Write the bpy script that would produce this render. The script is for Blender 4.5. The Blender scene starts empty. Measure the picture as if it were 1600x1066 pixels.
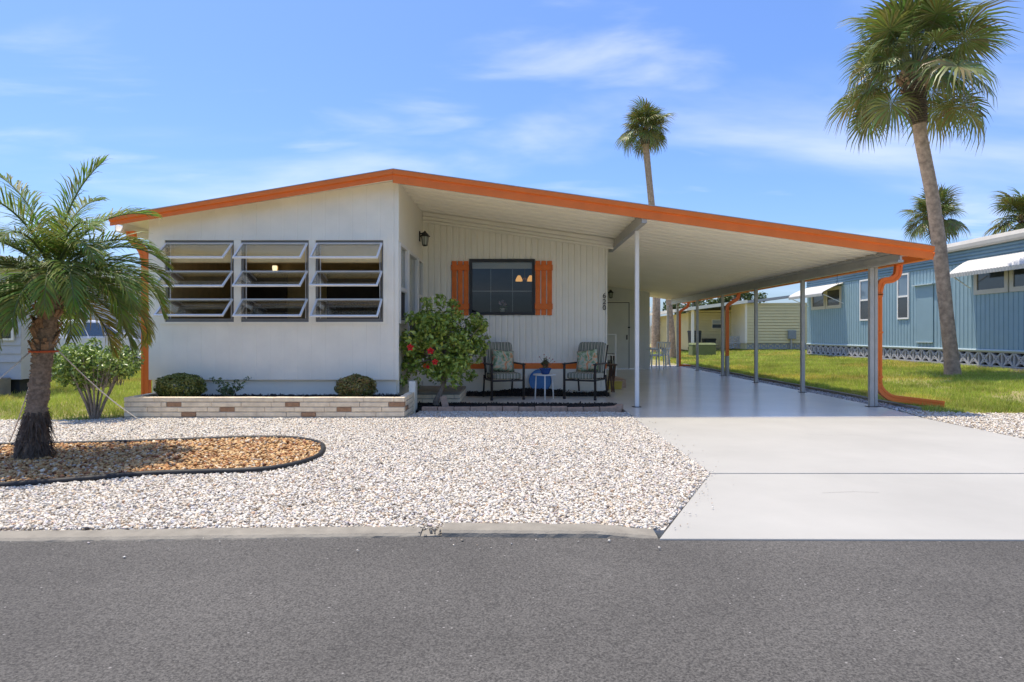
import bpy, bmesh, math, random
import numpy as np
from mathutils import Vector, Matrix, Euler

random.seed(7); RNG = np.random.default_rng(11)
S = bpy.context.scene
COL = S.collection
R = math.radians

# ------------------------------------------------------------------ camera
cam_d = bpy.data.cameras.new('camera'); cam = bpy.data.objects.new('camera', cam_d); COL.objects.link(cam)
cam.location = (0, 0, 1.15); cam.rotation_euler = (R(90), 0, 0)
cam_d.sensor_width = 36.0; cam_d.lens = 22.5
cam_d.shift_x = -0.005; cam_d.shift_y = -0.0075
cam_d.clip_start = 0.05; cam_d.clip_end = 4000
S.camera = cam
S.render.engine = 'CYCLES'
S.cycles.use_denoising = True
S.cycles.max_bounces = 8; S.cycles.diffuse_bounces = 4; S.cycles.glossy_bounces = 4
S.cycles.transparent_max_bounces = 16; S.cycles.transmission_bounces = 6
S.cycles.caustics_reflective = False; S.cycles.caustics_refractive = False

# ------------------------------------------------------------------ sky and sun
SUN_DIR = Vector((-0.21, 0.145, 1.0)).normalized()      # towards the sun: high, from the left, a little behind the house
W = bpy.data.worlds.new('World'); S.world = W; W.use_nodes = True
nt = W.node_tree; nt.nodes.clear()
wo = nt.nodes.new('ShaderNodeOutputWorld'); bg = nt.nodes.new('ShaderNodeBackground'); bg.inputs['Strength'].default_value = 0.12
sky = nt.nodes.new('ShaderNodeTexSky'); sky.sky_type = 'NISHITA'; sky.sun_disc = False
sky.sun_elevation = math.asin(SUN_DIR.z); sky.sun_rotation = math.atan2(SUN_DIR.x, SUN_DIR.y)
sky.altitude = 0; sky.air_density = 1.0; sky.dust_density = 1.7; sky.ozone_density = 5.0
def N(tree, t, **kw):
    n = tree.nodes.new(t)
    for k, v in kw.items():
        if hasattr(n, k): setattr(n, k, v)
        else: n.inputs[k].default_value = v
    return n
tc = N(nt, 'ShaderNodeTexCoord'); sep = N(nt, 'ShaderNodeSeparateXYZ'); nt.links.new(tc.outputs['Generated'], sep.inputs[0])
zc = N(nt, 'ShaderNodeMath', operation='MAXIMUM'); zc.inputs[1].default_value = 0.0; nt.links.new(sep.outputs['Z'], zc.inputs[0])
za = N(nt, 'ShaderNodeMath', operation='ADD'); za.inputs[1].default_value = 0.12; nt.links.new(zc.outputs[0], za.inputs[0])
du = N(nt, 'ShaderNodeMath', operation='DIVIDE'); dv = N(nt, 'ShaderNodeMath', operation='DIVIDE')
nt.links.new(sep.outputs['X'], du.inputs[0]); nt.links.new(za.outputs[0], du.inputs[1])
nt.links.new(sep.outputs['Y'], dv.inputs[0]); nt.links.new(za.outputs[0], dv.inputs[1])
cb = N(nt, 'ShaderNodeCombineXYZ'); nt.links.new(du.outputs[0], cb.inputs[0]); nt.links.new(dv.outputs[0], cb.inputs[1])
def cloud_layer(scale, rot, loc, stretch, lo, hi, amt, detail=6):
    mp = N(nt, 'ShaderNodeMapping'); mp.inputs['Scale'].default_value = stretch; mp.inputs['Rotation'].default_value = (0, 0, rot); mp.inputs['Location'].default_value = loc
    nt.links.new(cb.outputs[0], mp.inputs[0])
    nz = N(nt, 'ShaderNodeTexNoise'); nz.inputs['Scale'].default_value = scale; nz.inputs['Detail'].default_value = detail; nz.inputs['Roughness'].default_value = 0.52; nz.inputs['Distortion'].default_value = 0.35
    nt.links.new(mp.outputs[0], nz.inputs['Vector'])
    mr = N(nt, 'ShaderNodeMapRange'); mr.interpolation_type = 'SMOOTHSTEP'
    mr.inputs['From Min'].default_value = lo; mr.inputs['From Max'].default_value = hi; mr.inputs['To Max'].default_value = amt
    nt.links.new(nz.outputs['Fac'], mr.inputs['Value'])
    return mr.outputs[0]
c1 = cloud_layer(1.0, R(12), (-3.1, 4.4, 0), (0.55, 0.8, 1), 0.475, 0.80, 0.62)
c2 = cloud_layer(2.6, R(-8), (4.1, 2.2, 0), (0.45, 1.0, 1), 0.53, 0.82, 0.40)
cm = N(nt, 'ShaderNodeMath', operation='MAXIMUM'); nt.links.new(c1, cm.inputs[0]); nt.links.new(c2, cm.inputs[1])
fz = N(nt, 'ShaderNodeMapRange'); fz.interpolation_type = 'SMOOTHSTEP'; fz.inputs['From Min'].default_value = 0.01; fz.inputs['From Max'].default_value = 0.12; nt.links.new(sep.outputs['Z'], fz.inputs['Value'])
fm_ = N(nt, 'ShaderNodeMath', operation='MULTIPLY'); nt.links.new(cm.outputs[0], fm_.inputs[0]); nt.links.new(fz.outputs[0], fm_.inputs[1])
hs = N(nt, 'ShaderNodeHueSaturation'); hs.inputs['Saturation'].default_value = 1.05; hs.inputs['Value'].default_value = 1.0
tn = N(nt, 'ShaderNodeMix', data_type='RGBA', blend_type='MULTIPLY'); tn.inputs['Factor'].default_value = 1.0; tn.inputs['B'].default_value = (0.725, 0.805, 1.0, 1)
nt.links.new(sky.outputs[0], tn.inputs['A']); nt.links.new(tn.outputs['Result'], hs.inputs['Color'])
mx = N(nt, 'ShaderNodeMix', data_type='RGBA')
nt.links.new(fm_.outputs[0], mx.inputs['Factor']); nt.links.new(hs.outputs[0], mx.inputs['A']); mx.inputs['B'].default_value = (5.2, 5.3, 5.8, 1)
nt.links.new(mx.outputs['Result'], bg.inputs['Color']); nt.links.new(bg.outputs[0], wo.inputs[0])

sun_d = bpy.data.lights.new('sun', 'SUN'); sun_d.energy = 2.7; sun_d.angle = R(0.55); sun_d.color = (1.0, 0.90, 0.755)
sun = bpy.data.objects.new('sun', sun_d); COL.objects.link(sun); sun.location = (-8, 5, 40)
sun.rotation_euler = (-SUN_DIR).to_track_quat('-Z', 'Y').to_euler()
S.view_settings.view_transform = 'Standard'; S.view_settings.look = 'None'; S.view_settings.gamma = 1.0
S.view_settings.use_curve_mapping = False; S.view_settings.exposure = 0.96

# ------------------------------------------------------------------ materials
MATS = {}
def material(name, col, rough=0.6, var=0.0, vscale=4.0, bump=0.0, bscale=60.0, metal=0.0, spec=0.4, trans=0.0, detail=5.0, col2=None, emit=None, coat=0.0, attr=None):
    if name in MATS: return MATS[name]
    m = bpy.data.materials.new(name); m.use_nodes = True; t = m.node_tree
    b = t.nodes['Principled BSDF']; out = t.nodes['Material Output']
    b.inputs['Base Color'].default_value = (*col, 1); b.inputs['Roughness'].default_value = rough
    b.inputs['Metallic'].default_value = metal; b.inputs['Specular IOR Level'].default_value = spec
    if coat: b.inputs['Coat Weight'].default_value = coat; b.inputs['Coat Roughness'].default_value = 0.1
    g = N(t, 'ShaderNodeNewGeometry')
    csock = None
    if attr:
        a = N(t, 'ShaderNodeAttribute'); a.attribute_name = attr; csock = a.outputs['Color']
    if var > 0 or col2:
        nz = N(t, 'ShaderNodeTexNoise'); nz.inputs['Scale'].default_value = vscale; nz.inputs['Detail'].default_value = detail; nz.inputs['Roughness'].default_value = 0.6
        t.links.new(g.outputs['Position'], nz.inputs['Vector'])
        if attr:
            mm = N(t, 'ShaderNodeMapRange'); mm.inputs['To Min'].default_value = 1 - var; mm.inputs['To Max'].default_value = 1 + var
            mm.inputs['From Min'].default_value = .25; mm.inputs['From Max'].default_value = .75
            t.links.new(nz.outputs['Fac'], mm.inputs['Value'])
            v = N(t, 'ShaderNodeVectorMath', operation='SCALE'); t.links.new(csock, v.inputs[0]); t.links.new(mm.outputs[0], v.inputs['Scale']); csock = v.outputs[0]
        else:
            rp = N(t, 'ShaderNodeValToRGB')
            lo = col2 if col2 else tuple(c * (1 - var) for c in col); hi = col if col2 else tuple(min(1, c * (1 + var)) for c in col)
            rp.color_ramp.elements[0].position = 0.32; rp.color_ramp.elements[1].position = 0.68
            rp.color_ramp.elements[0].color = (*lo, 1); rp.color_ramp.elements[1].color = (*hi, 1)
            t.links.new(nz.outputs['Fac'], rp.inputs[0]); csock = rp.outputs[0]
    if csock is not None: t.links.new(csock, b.inputs['Base Color'])
    if bump > 0:
        n2 = N(t, 'ShaderNodeTexNoise'); n2.inputs['Scale'].default_value = bscale; n2.inputs['Detail'].default_value = 4
        t.links.new(g.outputs['Position'], n2.inputs['Vector'])
        bp = N(t, 'ShaderNodeBump'); bp.inputs['Strength'].default_value = bump; bp.inputs['Distance'].default_value = 0.01
        t.links.new(n2.outputs['Fac'], bp.inputs['Height']); t.links.new(bp.outputs[0], b.inputs['Normal'])
    if emit:
        b.inputs['Emission Color'].default_value = (*emit[0], 1); b.inputs['Emission Strength'].default_value = emit[1]
    if trans > 0:
        tr = N(t, 'ShaderNodeBsdfTranslucent'); mxs = N(t, 'ShaderNodeMixShader'); mxs.inputs[0].default_value = trans
        if csock is not None: t.links.new(csock, tr.inputs['Color'])
        else: tr.inputs['Color'].default_value = (*col, 1)
        t.links.new(b.outputs[0], mxs.inputs[1]); t.links.new(tr.outputs[0], mxs.inputs[2]); t.links.new(mxs.outputs[0], out.inputs['Surface'])
    MATS[name] = m; return m

def glass_mat(name, tint=(0.9, 0.92, 0.92), refl=1.0):
    if name in MATS: return MATS[name]
    m = bpy.data.materials.new(name); m.use_nodes = True; t = m.node_tree; t.nodes.clear()
    o = N(t, 'ShaderNodeOutputMaterial'); tp = N(t, 'ShaderNodeBsdfTransparent'); tp.inputs[0].default_value = (*tint, 1)
    gl = N(t, 'ShaderNodeBsdfGlossy'); gl.inputs['Roughness'].default_value = 0.02; gl.inputs['Color'].default_value = (refl, refl, refl, 1)
    fr = N(t, 'ShaderNodeFresnel'); fr.inputs['IOR'].default_value = 1.52
    ml = N(t, 'ShaderNodeMath', operation='MULTIPLY'); ml.inputs[1].default_value = 0.6; ml.use_clamp = True
    t.links.new(fr.outputs[0], ml.inputs[0])
    x = N(t, 'ShaderNodeMixShader'); t.links.new(ml.outputs[0], x.inputs[0]); t.links.new(tp.outputs[0], x.inputs[1]); t.links.new(gl.outputs[0], x.inputs[2]); t.links.new(x.outputs[0], o.inputs[0])
    MATS[name] = m; return m

def bands_mat(name, axis, period, stops, rough=0.7, space='Object', bump=0.0):
    """repeating hard stripes along one axis; stops = [(pos, colour), ...]"""
    m = bpy.data.materials.new(name); m.use_nodes = True; t = m.node_tree; b = t.nodes['Principled BSDF']; b.inputs['Roughness'].default_value = rough
    c = N(t, 'ShaderNodeTexCoord'); s = N(t, 'ShaderNodeSeparateXYZ'); t.links.new(c.outputs[space], s.inputs[0])
    d = N(t, 'ShaderNodeMath', operation='DIVIDE'); d.inputs[1].default_value = period; t.links.new(s.outputs['XYZ'.index(axis)], d.inputs[0])
    f = N(t, 'ShaderNodeMath', operation='FRACT'); t.links.new(d.outputs[0], f.inputs[0])
    r = N(t, 'ShaderNodeValToRGB'); r.color_ramp.interpolation = 'CONSTANT'
    while len(r.color_ramp.elements) < len(stops): r.color_ramp.elements.new(0.5)
    for e, (p, col) in zip(r.color_ramp.elements, stops): e.position = p
    for e, (p, col) in zip(r.color_ramp.elements, stops): e.color = (*col, 1)
    t.links.new(f.outputs[0], r.inputs[0]); t.links.new(r.outputs[0], b.inputs['Base Color'])
    MATS[name] = m; return m

WHITE = material('white_paint', (0.93, 0.86, 0.70), 0.5, 0.03, 1.5, 0.08, 90)
WHITE_WARM = material('warm_white_metal', (0.94, 0.87, 0.72), 0.45, 0.03, 2.0)
SOFFIT = material('soffit_enamel', (0.95, 0.89, 0.75), 0.35, 0.03, 1.2)
WALLW = material('front_wall_paint', (0.95, 0.875, 0.71), 0.55, 0.045, 2.2, 0.10, 40)
def groove(m, axis, period, width, strength):
    t = m.node_tree; b = t.nodes['Principled BSDF']; g = N(t, 'ShaderNodeNewGeometry'); s_ = N(t, 'ShaderNodeSeparateXYZ'); t.links.new(g.outputs['Position'], s_.inputs[0])
    d = N(t, 'ShaderNodeMath', operation='DIVIDE'); d.inputs[1].default_value = period; t.links.new(s_.outputs['XYZ'.index(axis)], d.inputs[0])
    f = N(t, 'ShaderNodeMath', operation='PINGPONG'); f.inputs[1].default_value = 1.0; t.links.new(d.outputs[0], f.inputs[0])
    r = N(t, 'ShaderNodeMapRange'); r.inputs['From Min'].default_value = 0; r.inputs['From Max'].default_value = width; t.links.new(f.outputs[0], r.inputs['Value'])
    bp = N(t, 'ShaderNodeBump'); bp.inputs['Strength'].default_value = strength; bp.inputs['Distance'].default_value = .006; t.links.new(r.outputs[0], bp.inputs['Height'])
    if b.inputs['Normal'].links: t.links.new(b.inputs['Normal'].links[0].from_socket, bp.inputs['Normal'])
    t.links.new(bp.outputs[0], b.inputs['Normal'])
groove(WALLW, 'X', .102, .16, .55)
ORANGE = material('orange_paint', (0.88, 0.20, 0.026), 0.42, 0.06, 3.0, 0.04, 70)
ORANGE_W = material('orange_wood', (0.84, 0.19, 0.03), 0.6, 0.12, 9.0, 0.15, 60)
GALV = material('galvanised_metal', (0.47, 0.45, 0.40), 0.45, 0.08, 6.0, metal=0.2)
WHITE_ALU = material('white_aluminium', (0.86, 0.825, 0.755), 0.4, 0.03, 5.0)
BLACK_M = material('black_metal', (0.018, 0.016, 0.015), 0.4, 0.1, 20)
BRONZE = material('bronze_metal', (0.035, 0.028, 0.024), 0.4, 0.15, 30)
DARKF = material('dark_frame', (0.03, 0.027, 0.024), 0.45)
GLASS = glass_mat('window_glass')
GLASS_D = glass_mat('tinted_glass', (0.82, 0.82, 0.80))
SCREEN = material('insect_screen', (0.03, 0.032, 0.035), 0.6)
CONC_W = material('white_concrete', (0.405, 0.392, 0.345), 0.75, 0.07, 0.8, 0.12, 120, detail=9)
CONC_G = material('grey_floor_paint', (0.76, 0.69, 0.575), 0.24, 0.06, 0.9, 0.03, 25, spec=0.32, detail=8)
CONC = material('kerb_concrete', (0.26, 0.235, 0.185), 0.85, 0.16, 7.0, 0.4, 90)
MORTAR = material('mortar', (0.42, 0.37, 0.30), 0.9, 0.15, 20, 0.3, 120)
BRICK_C = material('cream_brick', (0.88, 0.72, 0.50), 0.75, 0.15, 9.0, 0.25, 110)
BRICK_B = material('brown_brick', (0.38, 0.22, 0.12), 0.8, 0.2, 25, 0.3, 110)
PAVER = material('pink_paver', (0.48, 0.32, 0.22), 0.85, 0.2, 16, 0.35, 120)
SOIL = material('black_mulch', (0.018, 0.015, 0.013), 0.95, 0.5, 45, 0.8, 90)
GRASS_G = material('lawn_soil', (0.20, 0.21, 0.055), 0.95, 0, 1.2, 0.6, 60, col2=(0.34, 0.27, 0.13), detail=8)
FARG = material('far_ground', (0.13, 0.17, 0.05), 0.95, 0.3, 0.3)
BARK = material('palm_bark', (0.44, 0.31, 0.21), 0.9, 0.35, 9, 0.7, 45)
BARK_D = material('dark_palm_bark', (0.115, 0.085, 0.06), 0.95, 0.45, 22, 0.9, 60)
BOOT = material('leaf_boot', (0.30, 0.19, 0.11), 0.9, 0.4, 18, 0.6, 50)
WOODY = material('branch_bark', (0.27, 0.22, 0.17), 0.9, 0.3, 25, 0.5, 80)
RUBBER = material('black_rubber', (0.02, 0.02, 0.02), 0.6, 0.2, 20)
TAN = material('tan_panelling', (0.62, 0.46, 0.23), 0.6, 0.12, 6)
DOORWAY_SHADE = material('doorway_shade', (0.05, 0.032, 0.022), 0.5, 0.2, 8)
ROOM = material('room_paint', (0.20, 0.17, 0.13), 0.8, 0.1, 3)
BLUE_S = material('blue_siding', (0.265, 0.385, 0.425), 0.5, 0.05, 3)
BLUE_D = material('dark_blue_trim', (0.16, 0.255, 0.30), 0.5, 0.06, 4)
BLOCK = material('grey_block', (0.42, 0.42, 0.42), 0.85, 0.12, 14, 0.3, 90)
YELLOW = material('yellow_siding', (0.78, 0.68, 0.38), 0.6, 0.04, 2)

# ------------------------------------------------------------------ mesh helpers
def org(o):
    v = Vector((0, 0, 0))
    while o is not None:
        v += o.location; o = o.parent
    return v
class MB:
    def __init__(s): s.v = []; s.f = []
    def add(s, vs, fs):
        k = len(s.v); s.v += [tuple(p) for p in vs]; s.f += [tuple(i + k for i in f) for f in fs]; return s
    def hexa(s, p):     # 8 points: bottom 4 counter-clockwise, top 4
        return s.add(p, [(3, 2, 1, 0), (4, 5, 6, 7), (0, 1, 5, 4), (1, 2, 6, 5), (2, 3, 7, 6), (3, 0, 4, 7)])
    def box(s, x0, x1, y0, y1, z0, z1):
        return s.hexa([(x0, y0, z0), (x1, y0, z0), (x1, y1, z0), (x0, y1, z0), (x0, y0, z1), (x1, y0, z1), (x1, y1, z1), (x0, y1, z1)])
    def bar(s, a, b, w, h=None, up=(0, 0, 1)):
        h = h or w; a = Vector(a); b = Vector(b); d = (b - a).normalized(); u = Vector(up)
        if abs(d.dot(u)) > .98: u = Vector((0, 1, 0))
        r = d.cross(u).normalized() * (w / 2); u = r.cross(d).normalized() * (h / 2)
        return s.hexa([a - r - u, a + r - u, b + r - u, b - r - u, a - r + u, a + r + u, b + r + u, b - r + u])
    def tube(s, pts, rad, n=8, caps=True):
        pts = [Vector(p) for p in pts]; m = len(pts)
        if not hasattr(rad, '__len__'): rad = [rad] * m
        k = len(s.v); ref = None
        for i, p in enumerate(pts):
            d = (pts[min(i + 1, m - 1)] - pts[max(i - 1, 0)]).normalized()
            if ref is None: ref = Vector((1, 0, 0)) if abs(d.x) < .8 else Vector((0, 1, 0))
            r = (ref - d * ref.dot(d)).normalized(); u = d.cross(r); ref = r
            for j in range(n):
                a = 2 * math.pi * j / n; s.v.append(tuple(p + r * (math.cos(a) * rad[i]) + u * (math.sin(a) * rad[i])))
        for i in range(m - 1):
            for j in range(n):
                s.f.append((k + i * n + j, k + i * n + (j + 1) % n, k + (i + 1) * n + (j + 1) % n, k + (i + 1) * n + j))
        if caps:
            s.f.append(tuple(k + j for j in reversed(range(n)))); s.f.append(tuple(k + (m - 1) * n + j for j in range(n)))
        return s
    def lathe(s, prof, c=(0, 0, 0), n=16):
        k = len(s.v)
        for r, z in prof:
            for j in range(n):
                a = 2 * math.pi * j / n; s.v.append((c[0] + r * math.cos(a), c[1] + r * math.sin(a), c[2] + z))
        for i in range(len(prof) - 1):
            for j in range(n): s.f.append((k + i * n + j, k + i * n + (j + 1) % n, k + (i + 1) * n + (j + 1) % n, k + (i + 1) * n + j))
        s.f.append(tuple(k + j for j in reversed(range(n)))); s.f.append(tuple(k + (len(prof) - 1) * n + j for j in range(n)))
        return s
    def prism(s, poly, z0, z1):      # polygon (x, y) counter-clockwise
        n = len(poly); k = len(s.v)
        s.v += [(x, y, z0) for x, y in poly] + [(x, y, z1) for x, y in poly]
        s.f.append(tuple(k + i for i in reversed(range(n)))); s.f.append(tuple(k + n + i for i in range(n)))
        for i in range(n): s.f.append((k + i, k + (i + 1) % n, k + n + (i + 1) % n, k + n + i))
        return s
    def extrude(s, prof, p0, p1, ax):   # closed profile of 2-tuples placed in the plane of axes ax (e.g. 'yz'), swept p0 -> p1
        n = len(prof); k = len(s.v); i0, i1 = 'xyz'.index(ax[0]), 'xyz'.index(ax[1])
        for p in (p0, p1):
            for a, b in prof:
                q = list(p); q[i0] += a; q[i1] += b; s.v.append(tuple(q))
        s.f.append(tuple(k + i for i in reversed(range(n)))); s.f.append(tuple(k + n + i for i in range(n)))
        for i in range(n): s.f.append((k + i, k + (i + 1) % n, k + n + (i + 1) % n, k + n + i))
        return s
    def mesh(s, name, mat, o=Vector((0, 0, 0)), smooth=False):
        me = bpy.data.meshes.new(name); me.from_pydata([(a - o[0], b - o[1], c - o[2]) for a, b, c in s.v], [], s.f)
        bm = bmesh.new(); bm.from_mesh(me); bmesh.ops.recalc_face_normals(bm, faces=bm.faces); bm.to_mesh(me); bm.free()
        if mat: me.materials.append(mat)
        if smooth: me.polygons.foreach_set('use_smooth', [True] * len(me.polygons))
        return me
    def build(s, name, mat, parent=None, smooth=False, bevel=0, local=False):
        o = Vector((0, 0, 0)) if (parent is None or local) else org(parent)
        ob = bpy.data.objects.new(name, s.mesh(name, mat, o, smooth)); COL.objects.link(ob)
        if parent is not None: ob.parent = parent
        if bevel:
            b = ob.modifiers.new('bevel', 'BEVEL'); b.width = bevel; b.segments = 2; b.limit_method = 'ANGLE'
        return ob
def inst(name, mesh, parent=None, loc=(0, 0, 0), rot=(0, 0, 0), scale=(1, 1, 1)):
    ob = bpy.data.objects.new(name, mesh); COL.objects.link(ob)
    if parent is not None: ob.parent = parent
    ob.location = loc; ob.rotation_euler = rot; ob.scale = scale; return ob
def tag(o, label=None, cat=None, group=None, kind=None):
    if label: o['label'] = label
    if cat: o['category'] = cat
    if group: o['group'] = group
    if kind: o['kind'] = kind
    return o
def thing(name, label, cat, loc=(0, 0, 0), rz=0, group=None):
    o = bpy.data.objects.new(name, None); COL.objects.link(o); o.location = loc; o.rotation_euler = (0, 0, rz); o.empty_display_size = .1
    return tag(o, label, cat, group)
def raw_mesh(name, V, F, mat, parent=None, col=None, smooth=False):
    """V (n,3) array, F (m,k) array of equal-sided faces, optional per-vertex colour"""
    me = bpy.data.meshes.new(name); V = np.asarray(V, np.float32); F = np.asarray(F, np.int32); m, k = F.shape
    me.vertices.add(len(V)); me.vertices.foreach_set('co', V.ravel())
    me.loops.add(m * k); me.loops.foreach_set('vertex_index', F.ravel())
    me.polygons.add(m); me.polygons.foreach_set('loop_start', np.arange(0, m * k, k, dtype=np.int32))
    try: me.polygons.foreach_set('loop_total', np.full(m, k, np.int32))
    except Exception: pass
    if smooth: me.polygons.foreach_set('use_smooth', np.ones(m, bool))
    me.update(calc_edges=True)
    if col is not None:
        a = me.color_attributes.new('tint', 'FLOAT_COLOR', 'POINT'); c4 = np.ones((len(V), 4), np.float32); c4[:, :3] = col
        a.data.foreach_set('color', c4.ravel())
    me.materials.append(mat)
    ob = bpy.data.objects.new(name, me); COL.objects.link(ob)
    if parent is not None: ob.parent = parent
    return ob
def in_poly(P, poly):
    x, y = P[:, 0], P[:, 1]; c = np.zeros(len(P), bool); n = len(poly)
    for i in range(n):
        x0, y0 = poly[i]; x1, y1 = poly[(i + 1) % n]
        if y0 == y1: continue
        h = ((y0 > y) != (y1 > y)) & (x < (x1 - x0) * (y - y0) / (y1 - y0) + x0); c ^= h
    return c
def scatter(poly, n, holes=()):
    a = np.array(poly); lo, hi = a.min(0), a.max(0); out = []
    got = 0
    while got < n:
        P = RNG.random((n * 2, 2)) * (hi - lo) + lo; k = in_poly(P, poly)
        for h in holes: k &= ~in_poly(P, h)
        P = P[k]; out.append(P); got += len(P)
    return np.concatenate(out)[:n]
def rotmats(n):
    q = RNG.normal(size=(n, 4)); q /= np.linalg.norm(q, axis=1, keepdims=True); w, x, y, z = q.T
    return np.stack([1 - 2 * (y * y + z * z), 2 * (x * y - z * w), 2 * (x * z + y * w), 2 * (x * y + z * w), 1 - 2 * (x * x + z * z), 2 * (y * z - x * w), 2 * (x * z - y * w), 2 * (y * z + x * w), 1 - 2 * (x * x + y * y)], 1).reshape(n, 3, 3)
_bm = bmesh.new(); bmesh.ops.create_icosphere(_bm, subdivisions=1, radius=1); _bm.verts.ensure_lookup_table()
ICO_V = np.array([v.co[:] for v in _bm.verts]); ICO_F = np.array([[v.index for v in f.verts] for f in _bm.faces]); _bm.free()
OCT_V = np.array([(1, 0, 0), (0, 1, 0), (-1, 0, 0), (0, -1, 0), (0, 0, 1), (0, 0, -1)], float); OCT_F = np.array([(0, 1, 4), (1, 2, 4), (2, 3, 4), (3, 0, 4), (1, 0, 5), (2, 1, 5), (3, 2, 5), (0, 3, 5)])
def pebbles(name, P, z, rmin, rmax, colours, mat, flat=0.55, low=False):
    ICO_V, ICO_F = (OCT_V * 1.12, OCT_F) if low else (globals()['ICO_V'], globals()['ICO_F'])
    n = len(P); nv = len(ICO_V)
    r = rmin + (rmax - rmin) * RNG.random(n) ** 1.6
    sc = np.stack([r * RNG.uniform(.8, 1.45, n), r * RNG.uniform(.75, 1.1, n), r * RNG.uniform(flat * .7, flat * 1.3, n)], 1)
    V = ICO_V[None] * (1 + RNG.normal(0, .10, (n, nv, 1))) * sc[:, None, :]
    a = RNG.random(n) * 2 * math.pi; tx, ty = RNG.normal(0, .35, n), RNG.normal(0, .35, n)
    c, s_ = np.cos(a), np.sin(a)
    X = V[..., 0] * c[:, None] - V[..., 1] * s_[:, None]; Y = V[..., 0] * s_[:, None] + V[..., 1] * c[:, None]
    Z = V[..., 2] + X * tx[:, None] + Y * ty[:, None]
    zz = z if np.isscalar(z) else z[:, None]
    Z = Z + zz + (RNG.random(n) * .014)[:, None]
    V = np.stack([X + P[:, 0:1], Y + P[:, 1:2], Z], -1).reshape(-1, 3)
    F = (ICO_F[None] + (np.arange(n) * nv)[:, None, None]).reshape(-1, 3)
    pal = np.array([c_[:3] for c_ in colours]); wgt = np.array([c_[3] for c_ in colours]); wgt = wgt / wgt.sum()
    ci = pal[RNG.choice(len(pal), n, p=wgt)] * RNG.uniform(.82, 1.12, (n, 1))
    return raw_mesh(name, V, F, mat, col=np.repeat(ci, nv, 0), smooth=True)

# ------------------------------------------------------------------ ground, road, drive
def struct(o): o['kind'] = 'structure'; return o
struct(MB().prism([(-900, -300), (900, -300), (900, 1500), (-900, 1500)], -0.30, -0.10).build('ground', FARG))

# asphalt: dark binder with light aggregate specks
am = bpy.data.materials.new('asphalt'); am.use_nodes = True; t = am.node_tree; b = t.nodes['Principled BSDF']; b.inputs['Roughness'].default_value = .88; b.inputs['Specular IOR Level'].default_value = .3
g = N(t, 'ShaderNodeNewGeometry')
n1 = N(t, 'ShaderNodeTexNoise'); n1.inputs['Scale'].default_value = 115; n1.inputs['Detail'].default_value = 3; n1.inputs['Roughness'].default_value = .7
n2 = N(t, 'ShaderNodeTexNoise'); n2.inputs['Scale'].default_value = .9; n2.inputs['Detail'].default_value = 7
v1 = N(t, 'ShaderNodeTexVoronoi'); v1.inputs['Scale'].default_value = 75
for n_ in (n1, n2, v1): t.links.new(g.outputs['Position'], n_.inputs['Vector'])
r1 = N(t, 'ShaderNodeValToRGB'); r1.color_ramp.elements[0].position = .34; r1.color_ramp.elements[1].position = .68
r1.color_ramp.elements[0].color = (.042, .0395, .035, 1); r1.color_ramp.elements[1].color = (.162, .152, .133, 1); t.links.new(n1.outputs['Fac'], r1.inputs[0])
r2 = N(t, 'ShaderNodeMapRange'); r2.inputs['From Min'].default_value = .3; r2.inputs['From Max'].default_value = .7; r2.inputs['To Min'].default_value = .82; r2.inputs['To Max'].default_value = 1.16; t.links.new(n2.outputs['Fac'], r2.inputs['Value'])
sc_ = N(t, 'ShaderNodeVectorMath', operation='SCALE'); t.links.new(r1.outputs[0], sc_.inputs[0]); t.links.new(r2.outputs[0], sc_.inputs['Scale'])
w1 = N(t, 'ShaderNodeTexWhiteNoise'); t.links.new(v1.outputs['Position'], w1.inputs['Vector'])
gt = N(t, 'ShaderNodeMath', operation='GREATER_THAN'); gt.inputs[1].default_value = .996; t.links.new(w1.outputs['Value'], gt.inputs[0])
lt = N(t, 'ShaderNodeMath', operation='LESS_THAN'); lt.inputs[1].default_value = .35; t.links.new(v1.outputs['Distance'], lt.inputs[0])
an = N(t, 'ShaderNodeMath', operation='MULTIPLY'); t.links.new(gt.outputs[0], an.inputs[0]); t.links.new(lt.outputs[0], an.inputs[1])
mx1 = N(t, 'ShaderNodeMix', data_type='RGBA'); t.links.new(an.outputs[0], mx1.inputs['Factor']); t.links.new(sc_.outputs[0], mx1.inputs['A']); mx1.inputs['B'].default_value = (.28, .265, .24, 1)
t.links.new(mx1.outputs['Result'], b.inputs['Base Color'])
bp = N(t, 'ShaderNodeBump'); bp.inputs['Strength'].default_value = .55; bp.inputs['Distance'].default_value = .006; t.links.new(n1.outputs['Fac'], bp.inputs['Height']); t.links.new(bp.outputs[0], b.inputs['Normal'])
edge = [(-80, 3.50), (-2.9, 3.56), (-.5, 3.66), (.85, 3.63), (3.0, 3.58), (80, 3.45)]
struct(MB().prism([(-80, -5), (80, -5)] + edge[::-1], -0.09, -0.014).build('road', am))

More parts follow.
